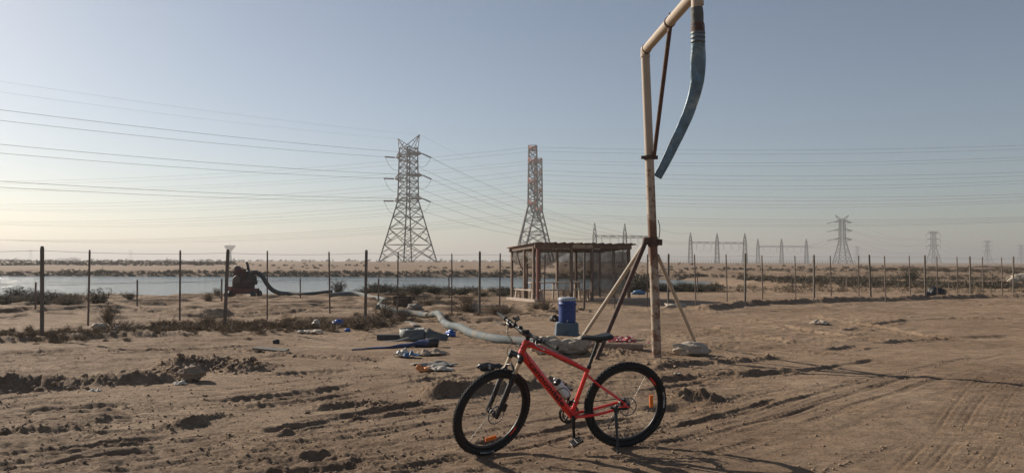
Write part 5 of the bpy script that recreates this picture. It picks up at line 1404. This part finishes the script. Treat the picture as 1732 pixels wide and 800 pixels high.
def far_towers():
    spec = [(1425, 712, 0.0, 'tension', 'hazy horned pylon right of the switchyard gantries', 1.0, 9.2, .52, .24),
            (1579, 985, 0.08, 'tee', 'pale flat topped pylon in the haze towards the right', 1.0, 9.5, .50, .22),
            (1670, 1400, 0.1, 'tee', 'very pale flat topped pylon near the right edge', 1.0, 10, .5, .22),
            (1727, 1750, 0.1, 'tee', 'faintest pylon cut by the right edge', 1.0, 10, .55, .24),
            (1450, 1900, 0.1, 'tee', 'tiny faint pylon right of the horned far pylon', 1.0, 9, .55, .24),
            (52, 2500, .2, 'tee', 'tiny pale pylon on the far left horizon', .9, 10, .7, .3),
            (221, 2700, .2, 'tee', 'tiny faint pylon between the left fence posts', .9, 9, .6, .28)]
    ends = []
    for px, Y, rz, kind, lab, s, aL, leg, br in spec:
        X = (px - CX) / F_PX * Y; b = Vector((X, Y, hz(X, Y)))
        t = pylon('lattice_pylon', b, rz, lab, s, kind, armL=aL, leg=leg, br=br, fine=False)
        M = Matrix.Translation(b) @ Matrix.Rotation(rz, 4, 'Z') @ Matrix.Scale(s, 4); Mi = M.inverted()
        e = []
        for z_ in (22.4, 30.6, 38.4):
            for sd_ in (-1, 1):
                tip = M @ Vector((sd_ * aL, 0, z_))
                if kind == 'tee':
                    MB().tube([Mi @ tip, Mi @ (tip - Vector((0, 0, 4)))], .22, 6).build('insulator_string', ins, t); tip = tip - Vector((0, 0, 4))
                else:
                    q = tip + Vector((-sd_ * 0 - 3.5, 3, -1.2)); MB().tube([Mi @ tip, Mi @ q], .30, 6).build('insulator_string', ins, t)
                e.append(tip)
        ends.append(e)
    line_set('power_line', 'faint conductors sagging between the horned far pylon and the next pylon', [(a, b_, 9) for a, b_ in zip(ends[0], ends[1])], .06)
    line_set('power_line', 'faint conductors between the two pale pylons on the right', [(a, b_, 12) for a, b_ in zip(ends[1], ends[2])], .06)
    line_set('power_line', 'faint conductors between the last two pylons at the right edge', [(a, b_, 10) for a, b_ in zip(ends[2], ends[3])], .06)
    return ends[0]
endsR = far_towers()

def gantry(pxs, Y, beam, peak, label):
    c = [Vector(((p - CX) / F_PX * Y, Y, 0)) for p in pxs]
    for q in c: q.z = hz(q.x, q.y)
    t = empty('switchyard_gantry', c[1], label=label, cat='gantry')
    for q in c:
        legs, b = lattice([(0, 1.5), (3.1, 1.4), (6.2, 1.3), (9.3, 1.15), (12.4, 1.05), (beam, 1.0), (beam + 2.6, .75), (beam + 5, .45), (peak, .06)], .26, .13)
        off = q - t.location
        mb = MB()
        for l in legs: mb.v, mb.f, mb.sm = mb.v, mb.f, mb.sm; mb.add(l.v, l.f)
        mb.add(b.v, b.f); mb.build('column', lat, t, off)
    for a, b_ in zip(c[:-1], c[1:]):
        m = MB(); A, B_ = a - t.location + Vector((0, 0, beam)), b_ - t.location + Vector((0, 0, beam)); n = 10
        for dy, dz in ((-.7, -.6), (.7, -.6), (-.7, .6), (.7, .6)): m.bar(A + Vector((0, dy, dz)), B_ + Vector((0, dy, dz)), .18)
        for i in range(n):
            p, q = A.lerp(B_, i / n), A.lerp(B_, (i + 1) / n)
            for dy in (-.7, .7): m.bar(p + Vector((0, dy, -.6)), q + Vector((0, dy, .6)), .12)
            m.bar(p + Vector((0, -.7, .6)), q + Vector((0, .7, .6)), .12)
        m.build('beam', lat, t)
        for f in (.22, .5, .78):
            p = A.lerp(B_, f) - Vector((0, 0, .6))
            MB().tube([p, p - Vector((0, 0, 5.2))], .10, 5).build('dropper', cond, t)
            MB().tube(spline([p - Vector((0, .5, 0)), p + Vector((1.2, -2, -4)), p + Vector((2.6, -2.5, -6.5)), p + Vector((4.0, -2, -4))], 5), .05, 4).build('jumper_loop', cond, t)
        for f in (.12, .35, .42, .62, .70, .9):
            p = A.lerp(B_, f); MB().tube([p, p + Vector((-2.6, -3.5, .3))], .17, 6).build('insulator_string', ins, t)
    return c
g1 = gantry((1006, 1057, 1101), 450, 15.2, 23, 'nearest switchyard gantry rising behind the shelter roof')
g2 = gantry((1168, 1213, 1260), 560, 15.4, 22.6, 'middle switchyard gantry right of the standpipe')
g3 = gantry((1282, 1322, 1364), 700, 15.6, 22.8, 'farthest switchyard gantry left of the horned far pylon')
line_set('power_line', 'faint wires between the nearest and middle switchyard gantries', [(g1[2] + Vector((0, 0, z_)), g2[0] + Vector((0, 0, z_)), 2.5) for z_ in (15.2, 16.4, 22.6)], .06)
line_set('power_line', 'faint wires between the middle and farthest switchyard gantries', [(g2[2] + Vector((0, 0, z_)), g3[0] + Vector((0, 0, z_)), 2.5) for z_ in (15.2, 22.4)], .05)
line_set('power_line', 'faint wires climbing from the farthest gantry to the horned far pylon', [(g3[2] + Vector((0, 0, 15.4)), e, 4) for e in endsR], .05)

# ================================================================== FAR LEFT: WATER TOWER, BUILDINGS
def far_left():
    cm = mat('pale_concrete', (.42, .41, .39), .8, var=.1, scale=.3)
    Y = 900.; X = (388.5 - CX) / F_PX * Y; z0 = hz(X, Y)
    t = empty('water_tower', (X, Y, z0), label='pale cone topped water tower on the left horizon', cat='water tower')
    MB().lathe([(3.2, -1), (2.4, 4), (1.9, 10), (1.9, 12)], 20).build('stem', cm, t)
    MB().lathe([(1.9, 12), (3.0, 13), (5.6, 16.2), (6.3, 17.6), (6.3, 18.4), (5.6, 18.6), (.3, 18.9)], 28).build('tank', cm, t)
    MB().tube([(0, 0, 18.8), (0, 0, 24)], .12, 6).build('mast', lat, t)
    bm_ = mat('far_building_render', (.36, .33, .30), .85, var=.1, scale=.1)
    wm = mat('far_building_glass', (.06, .065, .07), .3)
    def block(px0, px1, Y, hh, label, parapet=1.2, wins=6):
        x0, x1 = (px0 - CX) / F_PX * Y, (px1 - CX) / F_PX * Y; z0 = hz((x0 + x1) / 2, Y)
        t = empty('low_building', ((x0 + x1) / 2, Y, z0), label=label, cat='building'); W_ = x1 - x0
        MB().box((0, 6, hh / 2 - .3), (W_, 14, hh + .6)).build('wall', bm_, t)
        MB().box((0, 6, hh + .3), (W_ * 1.02, 14.4, .5)).build('roof', bm_, t); MB().box((W_ * .2, 6, hh + 1.3), (W_ * .3, 5, 1.6)).build('roof_room', bm_, t)
        for k in range(wins):
            MB().box((-W_ / 2 + W_ * (k + .5) / wins, -1.02, hh * .55), (W_ / wins * .5, .1, hh * .3)).build('window', wm, t)
    block(98, 131, 1500, 5.0, 'long low building on the horizon at far left')
    block(14, 30, 1900, 3.4, 'smallest low building at the far left edge of the horizon', wins=3)
    block(268, 300, 2100, 4.0, 'low pale building between two left fence posts', wins=4)
far_left()

# ================================================================== PLANTS
def plant_mat(name, c0, c1):
    m = bpy.data.materials.new(name); n, b = nodes_of(m); N, L = n.nodes, n.links
    g = N.new('ShaderNodeNewGeometry'); r = N.new('ShaderNodeValToRGB')
    r.color_ramp.elements[0].color = c0 + (1,); r.color_ramp.elements[1].color = c1 + (1,)
    L.new(g.outputs['Random Per Island'], r.inputs['Fac']); L.new(r.outputs['Color'], b.inputs['Base Color']); b.inputs['Roughness'].default_value = .8
    b.inputs['Specular IOR Level'].default_value = .15
    return m
GREEN = plant_mat('olive_scrub_leaf', (.042, .040, .026), (.105, .096, .062))
SCRUB = plant_mat('brown_olive_scrub', (.040, .034, .024), (.115, .095, .064))
DRY = plant_mat('dry_brown_twig', (.12, .088, .056), (.28, .205, .135))
TWIG = plant_mat('grey_brown_stem', (.06, .045, .032), (.14, .105, .075))
STRAW = plant_mat('straw_grass', (.12, .09, .055), (.27, .205, .135))
def leafy(mb, base, h, wd, n, rnd, leaf, ang=.9, stems=None, droop=0.0, thin=1.0, lite=False):
    """one bush: bent stems fanning out of the base with small leaf faces along them"""
    for i in range(n):
        az = rnd.uniform(0, 2 * math.pi); lean = rnd.random() ** .7 * ang
        L = h * rnd.uniform(.55, 1.05) / max(.45, math.cos(lean * .8))
        d = Vector((math.cos(az) * math.sin(lean), math.sin(az) * math.sin(lean), math.cos(lean)))
        d = Vector((d.x * wd / h * .9, d.y * wd / h * .9, d.z)).normalized()
        q = base + Vector((rnd.uniform(-1, 1) * wd * .18, rnd.uniform(-1, 1) * wd * .18, -.03)); p = q
        segs = 2 if lite else 4
        for k in range(segs):
            d2 = (d + Vector((rnd.uniform(-.25, .25), rnd.uniform(-.25, .25), rnd.uniform(-.1, .2) - droop * k))).normalized()
            e = p + d2 * (L / segs)
            if stems is not None:
                w_ = leaf * .10 * (1 - k / (segs + .5)) + .0015; sd_ = d2.orthogonal().normalized() * w_
                s2 = d2.cross(sd_)
                stems.add([p - sd_, p + sd_, p + s2, e - sd_ * .6, e + sd_ * .6, e + s2 * .6], [(0, 1, 4, 3), (1, 2, 5, 4), (2, 0, 3, 5)])
            m = 2 if lite else 3 + (k > 0) * 3
            for j in range(m):
                c = p.lerp(e, rnd.random()) + Vector((rnd.gauss(0, .05), rnd.gauss(0, .05), rnd.gauss(0, .03))) * h
                u = Vector((rnd.uniform(-1, 1), rnd.uniform(-1, 1), rnd.uniform(-.2, 1.2))).normalized(); s_ = leaf * rnd.uniform(.5, 1.2)
                v = u.cross(Vector((rnd.uniform(-1, 1), rnd.uniform(-1, 1), rnd.uniform(-1, 1)))).normalized()
                mb.add([c - v * s_ * .22 * thin, c + u * s_ * .5 + v * s_ * .05 * thin, c + u * s_, c + u * s_ * .45 - v * s_ * .4 * thin], [(0, 1, 2, 3)])
            p = e; d = d2
def bush_meshes(kind, h, wd, n, leaf, seed, thin=1.0):
    rnd = random.Random(seed); fo, st = MB(), MB()
    leafy(fo, Vector((0, 0, 0)), h, wd, n, rnd, leaf, 1.05, st, 0.0, thin)
    return fo.mesh('foliage', kind), st.mesh('stems', TWIG)
VAR = {}
for k_ in range(4):
    VAR['g', k_] = bush_meshes(GREEN, 1.0, 1.0, 60, .13, 100 + k_, .8)
    VAR['d', k_] = bush_meshes(STRAW, 1.0, 1.15, 90, .16, 200 + k_, .18)
    VAR['s', k_] = bush_meshes(DRY, 1.0, 1.0, 64, .17, 300 + k_, .22)
def bush(px, py, h, w_, kind, k, label, group=None, name='desert_shrub'):
    p = on(px, py)
    fo, st = VAR[kind, k % 4]
    t = link(name, st, None, p - Vector((0, 0, .02)), (0, 0, k * 1.3), (w_, w_, h)); tag(t, label, 'shrub', group)
    link('foliage', fo, t)
    return t
def plants():
    # singled out bushes
    bush(25, 505, .52, .75, 'g', 0, 'dark leafy shrub at the left edge of the pond bank')
    bush(62, 508, .46, .6, 'g', 1, 'dark shrub behind the leftmost fence post')
    bush(88, 507, .40, .6, 'g', 2, 'low shrub just right of the leftmost fence post')
    bush(110, 511, .38, .55, 's', 3, 'thin grey shrub between the leftmost post and the twin crowned shrub')
    bush(168, 512, .62, .62, 'g', 3, 'twin crowned green shrub at the water edge')
    bush(220, 506, .30, .4, 'g', 1, 'small tuft at the water edge beside a short stake')
    bush(129, 513, .42, .4, 's', 0, 'spindly shrub left of the twin crowned shrub')
    bush(352, 509, .40, .5, 's', 1, 'spindly shrub left of the red pump')
    bush(367, 505, .48, .35, 's', 2, 'upright spindly shrub touching the post left of the pump')
    bush(491, 497, .50, .55, 'g', 2, 'leafy shrub just right of the dark hose rise')
    bush(522, 496, .78, .5, 'g', 3, 'tall leafy shrub at the water edge behind the hose')
    bush(548, 496, .85, .55, 'g', 0, 'tallest leafy shrub at the water edge left of the middle post')
    bush(573, 497, .72, .55, 'g', 1, 'round leafy shrub at the water edge left of the middle post')
    bush(653, 541, .58, .55, 's', 0, 'large grey twiggy shrub over the hose bend')
    bush(640, 553, .30, .5, 's', 2, 'lower dark shrub at the foot of the middle fence post')
    bush(680, 544, .36, .45, 's', 1, 'grey twiggy shrub above the hose tail')
    bush(606, 556, .32, .6, 's', 3, 'low brown shrub left of the middle fence post')
    bush(852, 532, .40, .55, 'd', 1, 'round dry brown tumbleweed left of the shelter')
    bush(838, 533, .34, .4, 'd', 3, 'small dry tuft touching the tumbleweed')
    bush(922, 524, .34, .42, 's', 2, 'twiggy low shrub left of the blue cooler')
    bush(906, 526, .24, .3, 's', 0, 'smallest twiggy shrub left of the blue cooler')
    bush(790, 527, .55, .7, 's', 1, 'twiggy shrub at the post left of the shelter')
    bush(1086, 492, 1.0, 1.3, 'g', 2, 'big dark shrub behind the standpipe upright')
    bush(1070, 494, .8, 1.1, 'g', 0, 'dark shrub at the right end of the shelter')
    bush(1541, 476, 1.05, 1.2, 'g', 1, 'tall round shrub left of the black rubbish sack post')
    bush(183, 547, .50, .35, 's', 0, 'thin dry weed above the small blue can')
    bush(205, 560, .30, .6, 'd', 2, 'brown weed clump around the small blue can')
    bush(350, 551, .34, .55, 's', 3, 'dark weed clump left of the second wooden post')
    # rows nobody could tell apart
    rnd = random.Random(11)
    for i in range(46):
        x_ = rnd.uniform(608, 866); bush(x_, 497 + rnd.uniform(-4, 4), rnd.uniform(.2, .46), rnd.uniform(.45, .9), 'g' if rnd.random() < .7 else 's', rnd.randrange(4), 'low olive shrub in the row along the near pond bank', 'shrubs along the near pond bank')
    for i in range(26):
        x_ = rnd.uniform(1110, 1215); bush(x_, 491 + rnd.uniform(-3, 3), rnd.uniform(.25, .5), rnd.uniform(.45, .8), 'g', rnd.randrange(4), 'low shrub along the pond end right of the standpipe', 'shrubs at the right end of the pond')
    for i in range(26):
        x_ = rnd.uniform(-20, 128); bush(x_, 512 + rnd.uniform(-4, 6), rnd.uniform(.18, .36), rnd.uniform(.35, .7), rnd.choice('gsd'), rnd.randrange(4), 'low weed tuft on the bank below the left shrubs', 'weeds on the left bank')
    for i in range(26):
        x_ = rnd.uniform(640, 800); bush(x_, rnd.uniform(500, 519), rnd.uniform(.12, .3), rnd.uniform(.3, .6), rnd.choice('ssd'), rnd.randrange(4), 'low dry weed on the sand left of the shelter', 'weeds left of the shelter')
    for i in range(40):
        bush(rnd.uniform(1450, 1732), rnd.uniform(452, 459), rnd.uniform(.25, .6), rnd.uniform(1.0, 2.2), 's', rnd.randrange(4), 'dark scrub dot on the far sand at right', 'far scrub dots at right')
    # dense masses: stuff
    def mass(name, label, gen, n, kind, leaf, seed, nst=(5, 9), thin=1.0, lite=False):
        r_ = random.Random(seed); mb = MB()
        for i in range(n):
            x_, y_, h_, w_ = gen(r_); leafy(mb, Vector((x_, y_, hz(x_, y_))), h_, w_, r_.randint(*nst), r_, leaf * r_.uniform(.7, 1.3), 1.1, None, 0.0, thin, lite)
        o = mb.build(name, kind); tag(o, label, 'scrub', None, 'stuff'); return o
    def fence_grass(r_):
        px = r_.uniform(-40, 640) if r_.random() < .8 else r_.uniform(640, 1000)
        yb = float(np.interp(px, [-40, 71, 300, 380, 520, 640, 800, 1000], [566, 570, 562, 556, 551, 546, 537, 526]))
        p = G(px, yb + r_.gauss(0, 4.5)); h_ = r_.uniform(.04, .14) * (1.6 if r_.random() < .12 else 1)
        if float(pn(px * .016, 3.3, 4)) < -.05 and r_.random() < .8: h_ *= .4
        return p.x, p.y, h_, h_ * 1.6
    mass('dry_grass', 'low dry weeds along the foot of the post fence', fence_grass, 480, STRAW, .10, 21, (6, 9), .16)
    def fence_green(r_):
        px = r_.uniform(255, 640); yb = float(np.interp(px, [255, 380, 520, 640], [560, 556, 551, 547]))
        p = G(px, yb + r_.gauss(0, 3.5)); h_ = r_.uniform(.06, .17); return p.x, p.y, h_, h_ * 1.7
    mass('weed_cover', 'grey green weeds between the second and middle fence posts', fence_green, 170, DRY, .12, 22, (6, 9), .2)
    def far_bank(r_):
        x_ = r_.uniform(-110, 21); yf = float(np.interp(x_, FAR[0], FAR[1])); y_ = yf + 1.2 * float(pn(x_ * .13, yf * .13, 5)) + .5 * float(pn(x_ * .5, yf * .5, 6)) - r_.uniform(-.8, 2.3)
        h_ = r_.uniform(.14, .40) * (1.5 if r_.random() < .08 else 1); return x_, y_, h_, h_ * 2
    mass('bank_scrub', 'dark low scrub along the far pond bank', far_bank, 1600, SCRUB, .24, 23, (6, 9), .7, True)
    def far_left_scrub(r_):
        y_ = r_.choice([r_.uniform(150, 190), r_.uniform(190, 300)]); x_ = y_ * r_.uniform(-.72, -.36)
        k = float(pn(x_ * .03, y_ * .03, 8)); h_ = r_.uniform(.22, .6) * (1.5 if k > .08 else .25); return x_, y_, h_, h_ * 2.4
    mass('scrub_belt', 'belt of dark scrub on the flats beyond the pond at left', far_left_scrub, 900, SCRUB, .40, 24, (6, 9), .8, True)
    def right_band(r_):
        px = r_.uniform(1105, 1760)
        if r_.random() < .60: py = float(np.interp(px, [1105, 1300, 1450, 1732], [474, 477, 481, 484])) + r_.uniform(-4, 5)
        else: py = r_.uniform(464, 474)
        p = G(px, py); k = float(pn(p.x * .08, p.y * .08, 9)); h_ = r_.uniform(.18, .42) * (1.1 if k > -.1 else .5)
        if float(pond_s(np.array([p.x]), np.array([p.y]))[0]) > 0: p.x += 300; h_ = .05
        return p.x, p.y, h_, h_ * 2.4
    mass('scrub_band', 'band of olive scrub beyond the right fence', right_band, 2000, SCRUB, .24, 25, (8, 12), .35, True)
    def right_dry(r_):
        p = G(r_.uniform(1160, 1760), r_.uniform(478, 496)); h_ = r_.uniform(.10, .3)
        return p.x, p.y, h_, h_ * 2
    mass('dry_band', 'dry brown ground cover in front of the olive scrub', right_dry, 420, STRAW, .20, 26, (6, 9), .3, True)
    def flats(r_):
        px = r_.uniform(380, 1740); y_ = r_.choice([r_.uniform(104, 150), r_.uniform(150, 420)]); x_ = (px - CX) / F_PX * y_
        k = float(pn(x_ * .02, y_ * .012, 14)); h_ = r_.uniform(.08, .26) * (1.2 if k > .1 else .5); return x_, y_, h_, h_ * 5
    mass('flats_scrub', 'thin low scrub scattered over the sandy flats beyond the pond', flats, 220, DRY, .34, 28, (5, 8), 1.0, True)
    def horizon_trees(r_):
        x_ = r_.uniform(-1, .22); y_ = r_.uniform(700, 1500); h_ = r_.uniform(.8, 2.2); return x_ * y_ * .75, y_, h_, h_ * 2.4
    mass('horizon_scrub', 'hazy strip of far trees along the left horizon', horizon_trees, 420, GREEN, 2.0, 27, (4, 7), 1.0, True)
plants()

# ================================================================== loose clods and stones
def clods():
    m = mat('sand_clod', (.235, .165, .110), .95, var=.25, scale=20, bump=.5, bscale=60)
    r_ = random.Random(31); shapes = []
    for s in range(12):
        bm = bmesh.new(); bmesh.ops.create_icosphere(bm, subdivisions=1 if s < 6 else 2, radius=1.0)
        for v in bm.verts: v.co *= r_.uniform(.6, 1.15) if s < 6 else .95 + .5 * float(pn(v.co.x * 1.7 + s, v.co.y * 1.7 + v.co.z * 2.1, s)) + r_.uniform(-.10, .10)
        shapes.append(([v.co.copy() for v in bm.verts], [[v.index for v in f.verts] for f in bm.faces])); bm.free()
    xs = []
    def put(px, py, s): 
        p = G(px, py); xs.append((p.x, p.y, s))
    for i in range(7000):
        y_ = 560 + 240 * r_.random() ** .8; x_ = r_.uniform(-10, 1742)
        if x_ > 1150 and r_.random() < .75: continue
        if float(pn(x_ * .006, y_ * .018, 77)) < -.05 and r_.random() < .8: continue
        put(x_, y_, .003 + .013 * r_.random() ** 4)
    def along(tab, n, lo, hi, sp, off=0):
        for pts, hw, *rest in tab:
            for _ in range(n):
                i = r_.randrange(len(pts) - 1); p = pts[i].lerp(pts[i + 1], r_.random())
                if p.y > 16: continue
                sgn = r_.choice((-1, 1)); q = hw * (1.3 if off else 0) * sgn + r_.gauss(0, sp * hw)
                d = (pts[i + 1] - pts[i]).normalized(); xs.append((p.x - d.y * q, p.y + d.x * q, lo + (hi - lo) * r_.random() ** 2.5))
    along(TRACKS, 18, .006, .018, .25, 1); along(RIDGES, 34, .008, .030, .8)
    along(RIDGES[:2], 170, .008, .042, .7)
    z = H([a for a, _, _ in xs], [b_ for _, b_, _ in xs])
    vs = []; fs = []
    for (x_, y_, s_), z_ in zip(xs, z):
        sv, sf = r_.choice(shapes[:6] if s_ < .022 else shapes[6:]); an = r_.uniform(0, 6.28); ca, sa = math.cos(an), math.sin(an); o = len(vs)
        kx, kz = r_.uniform(.8, 1.5), r_.uniform(.55, .95)
        for v in sv: vs.append((x_ + (v.x * ca * kx - v.y * sa) * s_, y_ + (v.x * sa * kx + v.y * ca) * s_, z_ + (v.z * kz + .35) * s_))
        fs += [tuple(i + o for i in f) for f in sf]
    me = bpy.data.meshes.new('loose_clods'); me.from_pydata(vs, [], fs); me.materials.append(m); me.polygons.foreach_set('use_smooth', [True] * len(me.polygons)); me.update()
    o = bpy.data.objects.new('loose_clods', me); COL.objects.link(o); tag(o, 'loose clods and stones scattered over the sand', 'clods', None, 'stuff')
clods()

# ================================================================== haze
def haze():
    m = bpy.data.materials.new('haze_air'); m.use_nodes = True; n = m.node_tree; n.nodes.clear()
    o = n.nodes.new('ShaderNodeOutputMaterial'); v = n.nodes.new('ShaderNodeVolumePrincipled')
    v.inputs['Color'].default_value = (.66, .65, .645, 1); v.inputs['Density'].default_value = HAZE_D; v.inputs['Anisotropy'].default_value = .3
    n.links.new(v.outputs[0], o.inputs['Volume'])
    ob = MB().box((0, 0, 25.0), (15000, 15000, 64)).build('haze', m); tag(ob, 'pale dusty haze over the flats', 'haze', None, 'stuff')
HAZE_D = .00065
haze()
